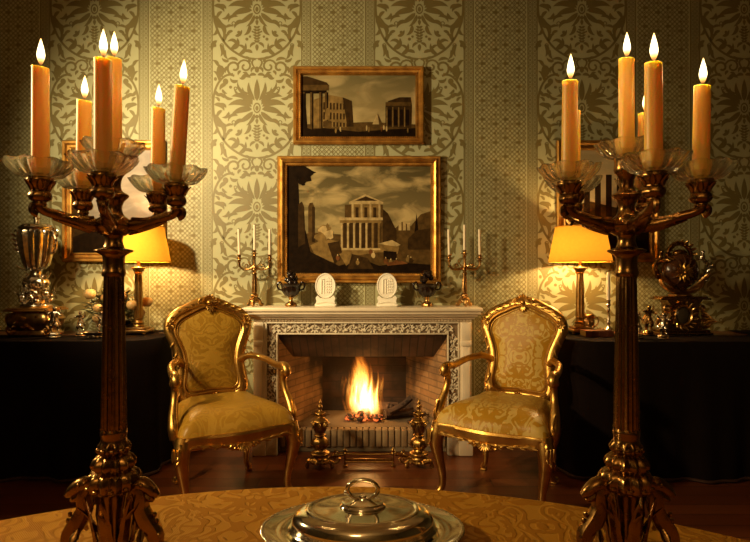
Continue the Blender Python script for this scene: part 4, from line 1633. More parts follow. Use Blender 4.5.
# ornate covered cup on a gilt stand, far left
xc = W(36.5, 0, 3.36).x
t = thing('ornate_cup_stand', 'square gilt stand carrying the tall silver cup on the far left table', 'stand', (xc, 3.36, ZT2))
b = MB()
rows = []
for k, z in ((.125, 0), (.130, .012), (.118, .022), (.112, .035), (.132, .070), (.138, .100), (.120, .135), (.105, .150)):
    rows.append([(k * (abs(cos(a)) ** .35) * (1 if cos(a) > 0 else -1), k * .8 * (abs(sin(a)) ** .35) * (1 if sin(a) > 0 else -1), z) for a in [2 * pi * q / 40 for q in range(40)]])
b.grid(rows, cu=True)
b.add(rows[0], [tuple(range(40))[::-1]])
b.add(rows[-1], [tuple(range(40))])
rr = random.Random(5)
for sx in (-1, 1):
    b.scroll((sx * .115, -.07, .10), (sx, 0, 0), (0, 0, 1), .030, 1.3, .009, a0=pi / 2, flip=-1)
    b.scroll((sx * .105, -.085, .045), (sx, 0, 0), (0, 0, 1), .026, 1.2, .008, a0=-pi / 2, flip=1)
for k in range(26):
    a = rr.uniform(-pi, 0)
    b.leaf((.118 * cos(a), .098 * sin(a), rr.uniform(.03, .12)), (rr.uniform(-1, 1), -.3, rr.uniform(-1, 1)), (cos(a), sin(a), 0), .045, .02, .009, .3)
b.build('body', GILT_BRONZE, t)
b = MB()
b.box((-.140, -.105, .150), (.140, .105, .160), .003)
b.box((-.130, -.096, .160), (.130, .096, .170), .003)
b.build('top_slab', GOLD_DK, t)
t = thing('ornate_cup', 'tall fluted silver cup with scroll handles, on the gilt stand at far left', 'cup', (xc, 3.36, ZT2 + .1712))
b = MB()
b.lathe([(.085, 0), (.090, .012), (.075, .028), (.050, .050), (.034, .075), (.044, .105), (.070, .140), (.062, .175), (.036, .200), (.034, .228)], 26, flute=(8, .1, .03, .19))
for k in range(55):
    a = rr.random() * 6.28
    z = rr.uniform(.02, .19)
    R = .058 + .022 * sin(z * 32)
    b.ell((R * cos(a), R * sin(a), z), rr.uniform(.010, .020), n=8, m=5)
    b.leaf((R * cos(a), R * sin(a), z), (cos(a), sin(a), rr.uniform(-.5, 1)), (0, 0, 1), .045, .028, .010, .6)
b.build('stem', SILVER_C, t)
b = MB()
b.lathe([(.030, .222), (.056, .240), (.070, .270), (.082, .320), (.092, .390), (.098, .450), (.094, .475), (.098, .485), (.094, .492), (.05, .494)], 60, flute=(14, .075, .23, .47))
b.build('bowl', SILVER_C, t)
b = MB()
b.lathe([(.090, .492), (.078, .506), (.045, .516), (.020, .524), (.013, .535), (.020, .548), (.012, .562), (.004, .575), (.001, .585)], 32, flute=(14, .05, .49, .52))
b.build('cover', SILVER_C, t)
for sx in (-1, 1):
    b = MB()
    b.tube([(sx * .082, 0, .33), (sx * .112, 0, .345), (sx * .122, 0, .40), (sx * .108, 0, .45), (sx * .122, 0, .475), (sx * .136, 0, .465)], [.007, .008, .008, .007, .006, .004], 8, 5)
    for k in range(4):
        b.leaf((sx * (.10 + .006 * k), 0, .34 + .03 * k), (sx, -.3, .8), (0, -1, 0), .04, .018, .007, .4)
    b.leaf((sx * .04, -.03, .225), (sx * 1.2, -.4, .25), (0, 0, 1), .085, .022, .008, .5)
    b.build('handle', SILVER_C, t)

# bowl of fruit
bx, by = W(114, 0, 3.54).x, 3.54
t = thing('fruit_bowl', 'low silver bowl holding the fruit and leaves beside the left lamp', 'bowl', (bx, by, ZT2))
b = MB()
b.lathe([(.055, 0), (.058, .006), (.040, .016), (.034, .026), (.085, .045), (.118, .070), (.124, .078), (.120, .079), (.082, .054), (.02, .040)], 36, flute=(12, .03, .03, .08))
b.build('bowl', SILVER_C, t)
rf = random.Random(11)
fr = [(90, 294, 3.46, .036, 'q'), (98, 308, 3.43, .030, 'q'), (132, 305, 3.40, .033, 'q'), (147, 302, 3.50, .034, 'q'), (106, 298, 3.50, .032, 'r'), (122, 296, 3.50, .036, 'r'), (112, 312, 3.40, .030, 'q'), (120, 312, 3.39, .029, 'r'), (140, 313, 3.46, .031, 'r'), (97, 318, 3.45, .028, 'q')]
place = ['at the upper left of the fruit heap', 'in the left middle of the fruit heap', 'in the right middle of the fruit heap', 'at the far right of the fruit heap beside the lamp', 'behind the left candelabrum, upper left', 'at the top of the fruit heap', 'low in the centre of the fruit heap', 'low in the centre, next to the candelabrum column', 'low on the right of the fruit heap', 'lowest on the left of the fruit heap']
for (u, v, Y, r, k), pl in zip(fr, place):
    b = MB()
    b.lathe([(.004, -r * .86), (r * .5, -r * .88), (r * .92, -r * .35), (r, .1 * r), (r * .8, r * .62), (r * .35, r * .88), (.004, r * .80)], 16, sub=2)
    p = W(u, v, Y)
    o = b.build('quince' if k == 'q' else 'pomegranate', FRUIT if k == 'q' else FRUIT_R, None, p, angle=80)
    tag(o, ('pale yellow quince ' if k == 'q' else 'russet pomegranate ') + pl, 'fruit', 'fruit in the silver bowl')
    c = MB()
    c.tube([(0, 0, r * .78), (.003, 0, r * 1.15)], .0025, 5)
    c.build('stem', LEAFG, o)
t = None
b = MB()
for k in range(230):
    a = rf.random() * 6.28
    q = rf.random()
    rx = lerp(.06, .18, rf.random())
    z = .075 + .17 * q
    s = sqrt(max(0.1, 1 - (q - .35) ** 2 * 1.4))
    b.leaf((rx * .8 * s * cos(a), rx * .45 * s * sin(a), z), (cos(a), sin(a) * .7, rf.uniform(-.5, .9)), (0, 0, 1), rf.uniform(.05, .080), rf.uniform(.026, .040), .005, rf.uniform(-.5, .3), 5)
for k in range(14):
    a = 2 * pi * k / 14
    b.tube([(.05 * cos(a), .04 * sin(a), .06), (.10 * cos(a), .07 * sin(a), .15), (.15 * cos(a), .09 * sin(a), .15 + .08 * rf.random())], .0025, 5, 3)
o = b.build('leafy_sprays', LEAFG, None, (bx, by, ZT2))
tag(o, 'dull green leaf sprays arranged around the fruit in the silver bowl', 'leaves', None, 'stuff')
# small silver-gilt oval dish at the foot of the fruit
b = MB()
b.lathe([(.028, 0), (.030, .005), (.020, .010), (.045, .022), (.056, .034), (.054, .035), (.040, .024), (.01, .016)], 28, ex=1.1, ey=.7)
tag(b.build('salt_dish', SILVER_C, None, (W(93, 0, 3.20).x, 3.20, ZT2)), 'tiny oval silver salt dish between two figurines on the left table', 'dish')

# right table: books, gold mug, candlestick
bk = [(W(596, 0, 3.30).x, 3.30, .17, .10, .038, 'red brown leather book lying under the candlestick by the right lamp')]
for x, y, w_, d_, h_, lab in bk:
    t = thing('book', lab, 'book', (x, y, ZT2), .04)
    b = MB()
    b.box((-w_ / 2, -d_ / 2, 0), (w_ / 2, d_ / 2, .004), .001)
    b.box((-w_ / 2, -d_ / 2, h_ - .004), (w_ / 2, d_ / 2, h_), .001)
    b.box((-w_ / 2, -d_ / 2 - .003, 0), (w_ / 2, -d_ / 2 + .003, h_), .0025)
    for q in (-.05, 0, .05):
        b.box((q - .003, -d_ / 2 - .006, .001), (q + .003, -d_ / 2, h_ - .001), .0015)
    b.build('cover', LEATHER, t)
    b = MB()
    b.box((-w_ / 2 + .006, -d_ / 2 + .003, .004), (w_ / 2 - .006, d_ / 2 - .006, h_ - .004))
    b.build('page_block', GILTEDGE, t)
cxs, cys = W(608.5, 0, 3.30).x, 3.30
t = thing('candlestick', 'slender silver candlestick standing on the red brown book', 'candlestick', (cxs, cys, ZT2 + .0392))
b = MB()
b.lathe([(.030, 0), (.031, .004), (.024, .010), (.012, .018), (.008, .03), (.012, .045), (.008, .06), (.006, .10), (.011, .118), (.007, .13), (.010, .142), (.017, .15), (.010, .156), (.0115, .175), (.013, .178), (.013, .1805)], 20)
b.build('stem', SILVER_C, t)
plain_candle('taper_candle', 'unlit ivory candle in the silver candlestick by the right lamp', (cxs, cys, ZT2 + .0392 + .1815), .010, .165, None)
t = thing('gilt_mug', 'little chased gilt mug standing behind the right lamp column', 'mug', (W(588.5, 0, 3.585).x, 3.585, ZT2))
b = MB()
b.lathe([(.036, 0), (.038, .006), (.032, .012), (.038, .05), (.034, .085), (.038, .098), (.036, .104), (.030, .104), (.028, .02)], 26, flute=(10, .04, .02, .08))
for k in range(22):
    a = rr.random() * 6.28
    b.ell((.037 * cos(a), .037 * sin(a), rr.uniform(.02, .085)), .007, n=7, m=5)
b.build('bowl', GILT_BRONZE, t)
b = MB()
b.tube([(.035, 0, .085), (.060, 0, .088), (.066, 0, .06), (.052, 0, .035), (.037, 0, .03)], .0045, 7, 5)
b.build('handle', GILT_BRONZE, t)

# gilt clock with the ornate dish above it
xk, yk = W(680, 0, 3.42).x, 3.42
t = thing('mantel_clock', 'ornate gilt scroll-sided clock case with an oval dark panel on the right table', 'clock', (xk, yk, ZT2))
b = MB()
b.box((-.165, -.075, 0), (.165, .075, .016), .004)
b.box((-.150, -.068, .016), (.150, .068, .032), .004)
b.prism([(-.105, .03), (.105, .03), (.115, .06), (.085, .12), (.09, .19), (.11, .215), (-.11, .215), (-.09, .19), (-.085, .12), (-.115, .06)], -.055, .055)
b.build('case', BRONZE, t)
b = MB()
b.grid([[(-.015 + rx * cos(2 * pi * i / 32), y, .120 + rz * sin(2 * pi * i / 32)) for i in range(32)] for rx, rz, y in ((.058, .064, -.050), (.058, .064, -.068), (.052, .058, -.073), (.046, .052, -.066), (.046, .052, -.056))], cu=True)
for k in range(16):
    a = 2 * pi * k / 16
    b.leaf((-.015 + .054 * cos(a), -.066, .12 + .06 * sin(a)), (cos(a + .6), -.2, sin(a + .6)), (0, -1, 0), .036, .018, .009, .3)
for sx in (-1, 1):
    b.scroll((sx * .125, -.045, .075), (sx, 0, 0), (0, 0, 1), .042, 1.4, .013, a0=pi * .6, flip=-1)
    b.scroll((sx * .105, -.05, .165), (sx, 0, 0), (0, 0, 1), .022, 1.2, .008, a0=-pi / 2, flip=1)
    for k in range(5):
        b.leaf((sx * (.09 + .012 * k), -.058, .15 - .02 * k), (sx, -.2, -.6 + .25 * k), (0, -1, 0), .05, .02, .009, .3)
b.build('scrollwork', GILT_BRONZE, t)
b = MB()
b.grid([[(-.015 + .047 * k * cos(2 * pi * i / 32), y, .120 + .053 * k * sin(2 * pi * i / 32)) for i in range(32)] for k, y in ((1, -.057), (.8, -.064), (.5, -.069), (.01, -.071))], cu=True)
b.build('oval_panel', P('dark_enamel', (.05, .035, .02), .18, 0, 0, coat=.6), t)
b = MB()
b.box((-.155, -.07, .215), (.155, .07, .226), .003)
b.box((-.14, -.062, .226), (.14, .062, .236), .003)
b.build('top_slab', BRONZE, t)
t = thing('ornate_ewer', 'dark shell-shaped ewer with a gilt rosette and scrolls, on top of the clock', 'ewer', (xk, yk, ZT2 + .2375))
b = MB()
b.lathe([(.062, 0), (.066, .008), (.05, .016), (.03, .026), (.02, .04), (.026, .05)], 24, flute=(8, .08, .0, .03))
for sx in (-1, 1):
    b.tube([(sx * .02, -.02, .03), (sx * .07, -.03, .035), (sx * .12, -.02, .075), (sx * .135, 0, .14)], [.014, .016, .014, .006], 9, 5)
    for k in range(6):
        b.leaf((sx * (.03 + .018 * k), -.035, .035 + .012 * k), (sx, -.3, .4 + .25 * k), (0, -1, 0), .06, .024, .010, .3)
b.build('foot', GILT_BRONZE, t)
b = MB()
b.ell((0, 0, .155), (.112, .070, .115), n=40, m=24)
b.lathe([(.028, .035), (.034, .045), (.06, .06)], 24)
for k in range(11):
    a = radians(-60 + 30 * k)
    b.tube([(.030 * cos(a), -.066, .155 + .030 * sin(a)), (.07 * cos(a), -.057, .155 + .07 * sin(a)), (.105 * cos(a), -.022, .155 + .108 * sin(a))], [.005, .008, .004], 7, 4)
b.build('body', P('dark_tortoise_shell', (.030, .009, .004), .22, 0, .1, 40., col2=(.10, .035, .01), vscale=14.), t)
b = MB()
for q in range(3):
    for k in range(12 - 3 * q):
        a = 2 * pi * k / (12 - 3 * q) + q * .3
        b.leaf((-.012 + .012 * cos(a), -.074 - .004 * q, .148 + .012 * sin(a)), (cos(a), .12 * (1 - q), sin(a)), (0, -1, 0), .048 - .012 * q, .019, .008, .1)
b.ell((-.012, -.086, .148), (.012, .008, .012), n=10, m=6)
b.build('rosette', GOLD, t)
for sx in (-1, 1):
    b = MB()
    b.tube([(sx * .095, -.01, .10), (sx * .150, -.01, .12), (sx * .168, -.01, .19), (sx * .130, -.01, .235), (sx * .085, -.005, .225), (sx * .060, 0, .25)], [.009, .011, .011, .010, .009, .006], 8, 5)
    for k in range(9):
        a = k / 8
        b.leaf((sx * (.10 + .06 * sin(pi * a)), -.02, .10 + .15 * a), (sx * cos(a * 3), -.4, sin(a * 4)), (0, -1, 0), .052, .022, .009, .4)
    b.ell((sx * .13, -.02, .245), (.016, .014, .022), n=9, m=6)
    b.ell((sx * .128, -.026, .274), .012, n=9, m=6)
    b.build('handle', SILVER_C if sx > 0 else BRONZE, t)
b = MB()
b.tube([(-.085, 0, .225), (-.07, 0, .285), (-.03, 0, .325), (.02, 0, .325), (.06, 0, .285), (.075, 0, .225)], [.012, .014, .016, .016, .014, .012], 9, 5)
b.ell((0, 0, .268), (.045, .03, .025), n=16, m=8)
for k in range(9):
    a = pi * k / 8
    b.leaf((.06 * cos(a), -.012, .262 + .058 * sin(a)), (cos(a), -.3, sin(a)), (0, -1, 0), .038, .022, .009, .35)
b.build('crest', BRONZE, t)

# ------------------------------------------------------------------ dining table in the foreground
TX, TY, TR, TZ = -.08, -.065, 1.16, .75
t = thing('dining_table', 'large round table hidden under the ochre damask tablecloth in the foreground', 'table', (TX, TY, .001))
b = MB()
b.lathe([(TR - .02, TZ - .045), (TR - .006, TZ - .035), (TR - .006, TZ - .006), (TR - .02, TZ - .004)], 72)
b.build('tabletop', FLOORM, t)
b = MB()
b.lathe([(.30, 0), (.32, .02), (.25, .06), (.10, .12), (.08, .25), (.13, .40), (.09, .55), (.16, .66), (.30, TZ - .046)], 32)
b.build('pedestal', FLOORM, t)


def mk_cloth():
    t = NT('ochre_damask_cloth')
    o = t.xyz(t.obj())
    x, y = t.math('PINGPONG', t.math('ADD', o[0], 5.08), .17), t.math('PINGPONG', t.math('ADD', o[1], 5.), .26)
    n1 = t.noise(t.vec(x, y, .6), 13., 1.6, 1.9)
    w = t.math('ABSOLUTE', t.math('SUBTRACT', t.math('FRACT', t.math('MULTIPLY', n1, 4.2)), .5))
    f = t.n('MapRange', Value=w, i1=.20, i2=.27, i3=0., i4=1.).outputs[0]
    fine = t.n('TexWave', {'bands_direction': 'DIAGONAL'}, Vector=t.obj(), Scale=170.)
    h = t.math('ADD', f, t.math('MULTIPLY', fine.outputs[1], .3))
    b = t.n('BsdfPrincipled', Base_Color=t.mix(f, (.50, .235, .020), (.40, .170, .012)), Roughness=t.math('MULTIPLY_ADD', f, .2, .45), Normal=t.bump(h, .55, .003))
    b.inputs['Specular IOR Level'].default_value = .15
    return t.done(b)


b = MB()
n = 180
rows = []
for R, z in ((.05, TZ + .002), (.5, TZ + .002), (1.0, TZ + .002), (TR - .012, TZ + .002), (TR - .003, TZ - .001), (TR + .002, TZ - .012)):
    rows.append([(R * cos(2 * pi * i / n), R * sin(2 * pi * i / n), z) for i in range(n)])
for k in range(1, 9):
    f = k / 8
    rows.append([((TR + .004 + .06 * f * (.5 + .5 * sin(18 * a + .6 * sin(5 * a)))) * cos(a), (TR + .004 + .06 * f * (.5 + .5 * sin(18 * a + .6 * sin(5 * a)))) * sin(a), lerp(TZ - .012, .012, f))
                 for a in [2 * pi * i / n for i in range(n)]])
b.grid(rows, cu=True)
b.add(rows[0], [tuple(range(n))])
o = b.build('tablecloth', mk_cloth(), None, (TX, TY, 0), angle=60)
tag(o, 'ochre damask tablecloth covering the round table in the foreground', 'tablecloth')
ZC_ = TZ + .0035

# ------------------------------------------------------------------ silver entree dish
t = thing('serving_dish', 'oval silver serving dish with domed lid and ring handle on the tablecloth', 'serving dish', (-.0195, .870, ZC_))
EY = .66
b = MB()
b.lathe([(.090, 0), (.100, .002), (.118, .006), (.138, .012), (.152, .015), (.158, .016), (.161, .0185), (.158, .021), (.150, .019), (.140, .017), (.128, .0165), (.120, .014), (.112, .012), (.02, .008)], 80, ey=EY)
for k in range(110):
    a = 2 * pi * k / 110
    b.ell((.1585 * cos(a), .1585 * EY * sin(a), .0195), (.0042, .0042, .0026), n=6, m=4)
b.build('dish', SILVER, t, angle=60)
b = MB()
b.lathe([(.121, .0165), (.124, .019), (.121, .0215), (.1195, .026), (.1175, .033), (.112, .0405), (.103, .0455), (.096, .0475), (.093, .0495), (.0905, .0500), (.088, .0490), (.085, .0478), (.070, .0485), (.045, .0505), (.03, .052), (.002, .0525)], 80, ey=EY)
lid = b.build('lid', SILVER, t, angle=60)
lid.scale = (.955, .955, 1)
b = MB()
b.lathe([(.038, .0505), (.0385, .0535), (.034, .0565), (.0345, .059), (.028, .0600), (.018, .0612), (.012, .0625), (.009, .0655), (.004, .0665)], 48, ey=.62)
b.build('handle_mount', SILVER, lid)
b = MB()
b.tube([(.0255 * cos(a) * (1 + .0 * sin(a)), .0, .0785 + .0150 * sin(a)) for a in [2 * pi * i / 40 for i in range(40)]], [.0036, .0036, .0036], 10, closed=True, up=(0, 1, 0))
b.ell((0, 0, .0665), (.007, .005, .004), n=10, m=6)
b.ell((-.0275, 0, .074), (.0045, .004, .004), n=8, m=5)
b.build('ring_handle', SILVER, lid)

# ------------------------------------------------------------------ the two big candelabra
YC = .80


def candelabrum(label, x, rot, side, names, R):
    t = thing('candelabrum', label, 'candelabrum', (x, YC, ZC_), 0, 'six-light candelabra on the dining table')
    Z = lambda z: z - ZC_
    # tripod of dolphin brackets
    for k in range(3):
        a = radians((185 if side < 0 else 172) + 120 * k)
        a = [radians(184), radians(-4), radians(90)][k]
        d = Vector((cos(a), sin(a), 0))
        b = MB()
        q = lambda r, z: d * (r * .82) + Vector((0, 0, z))
        b.tube([q(.024, .112), q(.040, .112), q(.050, .098), q(.050, .080), q(.060, .062), q(.076, .042), q(.074, .020), q(.050, .009)],
               [.007, .010, .011, .012, .0135, .012, .009, .005], 10, 4, up=d, ridge=.06)
        b.tube([q(.034, .106), q(.048, .116), q(.062, .112), q(.074, .104), q(.082, .099)], [.009, .011, .010, .008, .004], 10, 4, up=(0, 0, 1))
        b.tube([q(.058, .100), q(.068, .095), q(.074, .092)], [.006, .006, .003], 8, 3)
        side_v = Vector((-d.y, d.x, 0))
        for sg in (-1, 1):
            b.ell(q(.056, .117) + side_v * sg * .009, .0035, n=7, m=5)
            b.leaf(q(.044, .116) + side_v * sg * .008, -d * .6 + side_v * sg + Vector((0, 0, .5)), (0, 0, 1), .018, .010, .004, .4)
            b.leaf(q(.056, .055) + side_v * sg * .009, d * .2 + side_v * sg * .5 + Vector((0, 0, -.8)), side_v * sg, .026, .013, .004, .15)
        for i in range(6):
            b.ell(q(.062 + .0045 * sin(i * .9), .072 - .009 * i) + d * .011, (.0034, .0034, .004), n=6, m=5)
        b.scroll(q(.062, .010), d, (0, 0, 1), .010, 1.1, .0055, a0=pi / 2, flip=-1)
        b.build('dolphin_foot', BRONZE, t)
    b = MB()
    b.lathe([(.028, .0), (.031, .004), (.022, .012), (.015, .03), (.014, .07), (.019, .100), (.028, .112)], 24)
    for k in range(6):
        a = 2 * pi * k / 6 + radians(-90)
        e = Vector((cos(a), sin(a), 0))
        b.leaf(e * .019 + Vector((0, 0, .006)), e * .10 + Vector((0, 0, 1)), e, .098, .022, .007, .10, 9)
        b.leaf(e * .021 + Vector((0, 0, .05)), e * .25 + Vector((0, 0, 1)), e, .045, .012, .005, .35, 7)
    b.build('base', BRONZE, t)
    # bulbs and fluted column
    b = MB()
    zz = ZC_
    b.lathe([(.028, Z(.860)), (.0335, Z(.866)), (.0350, Z(.876)), (.031, Z(.886)), (.024, Z(.890)), (.0275, Z(.894)), (.0285, Z(.901)), (.024, Z(.909)), (.0185, Z(.913)),
             (.021, Z(.918)), (.0212, Z(.923)), (.0185, Z(.931)), (.0175, Z(.936)), (.0185, Z(.945)), (.017, Z(.950))], 72, flute=(12, .09, Z(.861), Z(.93)))
    for k in range(10):
        a = 2 * pi * k / 10
        e = Vector((cos(a), sin(a), 0))
        b.leaf(e * .0265 + Vector((0, 0, Z(.885))), e * .55 + Vector((0, 0, -1)), e, .020, .0125, .005, -.25, 6)
        b.leaf(e * .0195 + Vector((0, 0, Z(.909))), e * .75 + Vector((0, 0, -1)), e, .016, .011, .004, -.25, 6)
        b.ell(e * .0205 + Vector((0, 0, Z(.921))), (.0045, .0045, .004), n=7, m=5)
        b.ell(e * .0335 + Vector((0, 0, Z(.868))), (.005, .005, .004), n=7, m=5)
        b.leaf(e * .0155 + Vector((0, 0, Z(.934))), e * .03 + Vector((0, 0, 1)), e, .018, .0095, .003, .12, 6)
    b.build('knop', BRONZE, t)
    b = MB()
    b.lathe([(.0168, Z(.946)), (.0162, Z(1.0)), (.0145, Z(1.10)), (.0132, Z(1.172)), (.0140, Z(1.176))], 96, flute=(16, .055, Z(.945), Z(1.173)))
    b.lathe([(.0155, Z(1.172)), (.0165, Z(1.178)), (.0150, Z(1.184)), (.0148, Z(1.196)), (.0165, Z(1.203)), (.0245, Z(1.2075)), (.0268, Z(1.2095)), (.0245, Z(1.2115)), (.016, Z(1.2135)),
             (.0135, Z(1.217)), (.0120, Z(1.226)), (.0150, Z(1.236)), (.019, Z(1.243))], 32)
    b.build('column', BRONZE, t)
    b = MB()
    b.lathe([(.016, Z(1.232)), (.026, Z(1.240)), (.029, Z(1.248)), (.022, Z(1.256)), (.014, Z(1.262)), (.011, Z(1.272)), (.014, Z(1.282)), (.0195, Z(1.288)), (.020, Z(1.292)), (.012, Z(1.297)),
             (.0095, Z(1.306)), (.012, Z(1.318)), (.0165, Z(1.324)), (.0175, Z(1.330)), (.0165, Z(1.338)), (.0175, Z(1.3435)), (.0175, Z(1.3455))], 32)
    for k in range(8):
        a = 2 * pi * k / 8
        e = Vector((cos(a), sin(a), 0))
        b.leaf(e * .014 + Vector((0, 0, Z(1.238))), e + Vector((0, 0, .35)), (0, 0, 1), .026, .015, .005, .4, 6)
    hub = b.build('hub', BRONZE, t)
    offs = []
    for k in range(5):
        a = rot + 2 * pi * k / 5
        d = Vector((cos(a), sin(a), 0))
        q = lambda r, z: d * r + Vector((0, 0, Z(z)))
        b = MB()
        b.tube([q(.010, 1.246), q(.030, 1.246), q(.052, 1.251), q(.072, 1.258), q(.086, 1.262), q(R, 1.268), q(R + .002, 1.276)], [.0095, .0100, .0085, .0070, .0062, .0072, .007], 10, 4, flat=1.0)
        b.leaf(q(.026, 1.254), d + Vector((0, 0, -.05)), (0, 0, 1), .055, .022, .007, .12, 8)
        b.leaf(q(.030, 1.238), d + Vector((0, 0, .25)), (0, 0, -1), .05, .018, .006, -.05, 8)
        b.scroll(q(R + .003, 1.266), d, (0, 0, 1), .009, 1.1, .0042, a0=-pi / 2, flip=1)
        arm = b.build('arm', BRONZE, t)
        b = MB()
        b.lathe([(.006, Z(1.268)), (.0085, Z(1.271)), (.0075, Z(1.274)), (.0125, Z(1.277)), (.0145, Z(1.282)), (.0125, Z(1.288)), (.0105, Z(1.291)), (.0155, Z(1.298)), (.0172, Z(1.303)), (.0165, Z(1.306)), (.0165, Z(1.3075))],
                24, c=tuple(d * R), flute=(8, .04, Z(1.276), Z(1.304)))
        for j in range(6):
            aa = 2 * pi * j / 6
            e = Vector((cos(aa), sin(aa), 0))
            b.leaf(q(R, 1.290) + e * .011, e * .35 + Vector((0, 0, 1)), e, .016, .010, .003, .35, 5)
        b.build('socket', BRONZE, arm)
        offs.append((d * R, 1.3075, k, arm))
    offs.append((Vector((0, 0, 0)), 1.3455, 5, hub))
    for o_, z, k, holder in offs:
        b = MB()
        prof = [(.0125, .0003), (.020, .0006), (.028, .0025), (.035, .0085), (.0415, .0160), (.0440, .0205), (.0434, .0216), (.0402, .0178), (.034, .0108), (.027, .0052), (.020, .0032), (.0125, .0030)]
        m = 108
        rows = []
        for i_, (r, zz_) in enumerate(prof):
            f = max(0, (r - .018) / .027)
            rows.append([(o_.x + r * (1 + .028 * f * cos(9 * a)) * cos(a), o_.y + r * (1 + .028 * f * cos(9 * a)) * sin(a), Z(z) + zz_ + .0011 * f * cos(9 * a) + (.0011 * min(1, max(0, (r - .016) / .01)) * cos(18 * a) if i_ < 5 else 0)) for a in [2 * pi * i / m for i in range(m)]])
        b.grid(rows, cu=True, cv=True)
        b.build('drip_pan', GLASS, holder, angle=70)
        nm, top, lean = names[k]
        h = top - z - .0006
        r = .0111
        c = MB()
        pr = [(r * 1.01, 0), (r * 1.01, .004), (r, .02), (r * .985, h * .6), (r * .965, h - .008), (r * .985, h - .002)]
        slope = .28
        n_ = 28
        rows = []
        for rad, zz_ in pr:
            rows.append([(rad * cos(2 * pi * i / n_), rad * sin(2 * pi * i / n_), zz_ + (slope * -.35 * rad * cos(2 * pi * i / n_ + .3) if zz_ > h * .9 else 0)) for i in range(n_)])
        for kk, dz in ((.85, -.0004), (.55, -.0022), (.2, -.003)):
            rows.append([(r * kk * cos(2 * pi * i / n_), r * kk * sin(2 * pi * i / n_), h - .002 + dz - slope * .35 * r * kk * cos(2 * pi * i / n_ + .3)) for i in range(n_)])
        c.grid(rows, cu=True)
        c.add(rows[0], [tuple(range(n_))[::-1]])
        c.add(rows[-1], [tuple(range(n_))])
        cd = c.build('candle', WAX, None, (x + o_.x, YC + o_.y, z + .0006), angle=50)
        cd.rotation_euler = (0, lean, 0)
        tag(cd, nm, 'candle', 'lit candles of the two candelabra')
        w = MB()
        w.tube([(0, 0, h - .006), (.0003, 0, h + .002), (.001, 0, h + .0075)], .0008, 6)
        w.build('wick', CORD, cd)
        fl = MB()
        fl.lathe([(.0005, 0), (.0022, .003), (.0040, .008), (.0050, .013), (.0047, .018), (.0036, .024), (.0022, .030), (.0009, .035), (.0002, .037)], 14, sub=2)
        fo = fl.build('flame', FLAME, cd, (.0006, 0, h + .001))
        L = bpy.data.lights.new('flame_light', 'POINT')
        L.energy, L.color, L.shadow_soft_size = CANDLE_E, (1., .58, .20), .006
        lo = bpy.data.objects.new('flame_light', L)
        COL.objects.link(lo)
        lo.location = cd.matrix_basis @ Vector((0, 0, h + .024))
    return t


CANDLE_E = .34
candelabrum('tall dark bronze six-light candelabrum at the left of the dining table', -.3826, radians(-72.5), -1, [
    ('lit candle at the front of the left candelabrum, nearest the camera', 1.458, .0),
    ('lit candle on the right-hand arm of the left candelabrum, leaning slightly right', 1.452, .06),
    ('lit shorter candle at the back right of the left candelabrum', 1.446, .01),
    ('lit candle at the back left of the left candelabrum, partly hidden by the front one', 1.448, .01),
    ('lit candle on the leftmost arm of the left candelabrum', 1.460, .0),
    ('lit tall centre candle of the left candelabrum, behind the front one', 1.493, .0)], .092)
candelabrum('tall gilt bronze six-light candelabrum at the right of the dining table', .3685, radians(-95), 1, [
    ('lit candle at the front of the right candelabrum, right of its centre candle', 1.450, .0),
    ('lit candle on the rightmost arm of the right candelabrum', 1.440, .02),
    ('lit candle at the back right of the right candelabrum, small behind the front one', 1.432, .01),
    ('lit candle at the back left of the right candelabrum, hidden behind the leftmost one', 1.440, .0),
    ('lit candle on the leftmost arm of the right candelabrum', 1.452, .01),
    ('lit tall centre candle of the right candelabrum', 1.492, .0)], .094)


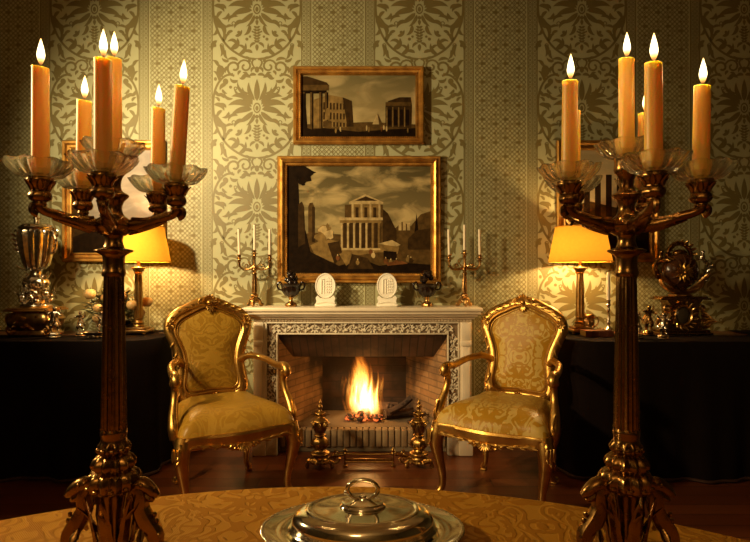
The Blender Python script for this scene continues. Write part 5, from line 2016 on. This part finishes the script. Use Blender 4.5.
# ------------------------------------------------------------------ light
def light(name, typ, loc, energy, color, **kw):
    L = bpy.data.lights.new(name, typ)
    L.energy, L.color = energy, color
    for k, v in kw.items():
        if k != 'aim':
            setattr(L, k, v)
    o = bpy.data.objects.new(name, L)
    COL.objects.link(o)
    o.location = loc
    if 'aim' in kw:
        o.rotation_euler = (Vector(kw['aim']) - Vector(loc)).to_track_quat('-Z', 'Y').to_euler()
    return o


light('key_spot', 'SPOT', (-1.85, 2.05, 2.15), 300, (1., .76, .41), spot_size=radians(104), spot_blend=1., shadow_soft_size=.08, aim=(-.95, 3.7, 1.80))  # unseen key light off to the left, set from the direction of the shadows
light('fire_light', 'POINT', (-.07, 3.80, .36), 2.6, (1., .36, .07), shadow_soft_size=.09)
light('side_fill_spot', 'SPOT', (-1.85, 1.20, 1.75), 215, (1., .70, .33), spot_size=radians(80), spot_blend=1., shadow_soft_size=.07, aim=(.25, 2.60, .35))  # unseen fill spot added to lift the chairs, mantel and candelabra edges
light('table_spot', 'SPOT', (-1.85, 1.15, 1.80), 105, (1., .70, .33), spot_size=radians(78), spot_blend=1., shadow_soft_size=.07, aim=(.0, .72, .85))  # unseen spot added to brighten the tablecloth, outside the side spot's cone
light('room_fill', 'POINT', (-.4, -1.7, 2.6), 24, (1., .62, .25), shadow_soft_size=.25)  # unseen fill added behind the camera for ambient light and silver reflections
wd_ = bpy.data.worlds.new('night')
SC.world = wd_
wd_.use_nodes = True
wd_.node_tree.nodes['Background'].inputs[0].default_value = (.02, .012, .006, 1)
wd_.node_tree.nodes['Background'].inputs[1].default_value = .3

# ------------------------------------------------------------------ camera
cam = bpy.data.cameras.new('camera')
cam.sensor_width = 36
cam.lens = F / 750 * 36
cam.clip_start = .02
co = bpy.data.objects.new('camera', cam)
COL.objects.link(co)
co.location = (0, 0, CH)
co.rotation_euler = (pi / 2, 0, 0)
SC.camera = co
vs = SC.view_settings
vs.view_transform = 'Standard'
vs.look = 'None'
vs.exposure = 0
vs.gamma = 1
vs.use_curve_mapping = False
SC.cycles.use_denoising = True
SC.cycles.max_bounces = 10
SC.cycles.transmission_bounces = 10
SC.cycles.caustics_refractive = False
SC.cycles.sample_clamp_indirect = 4
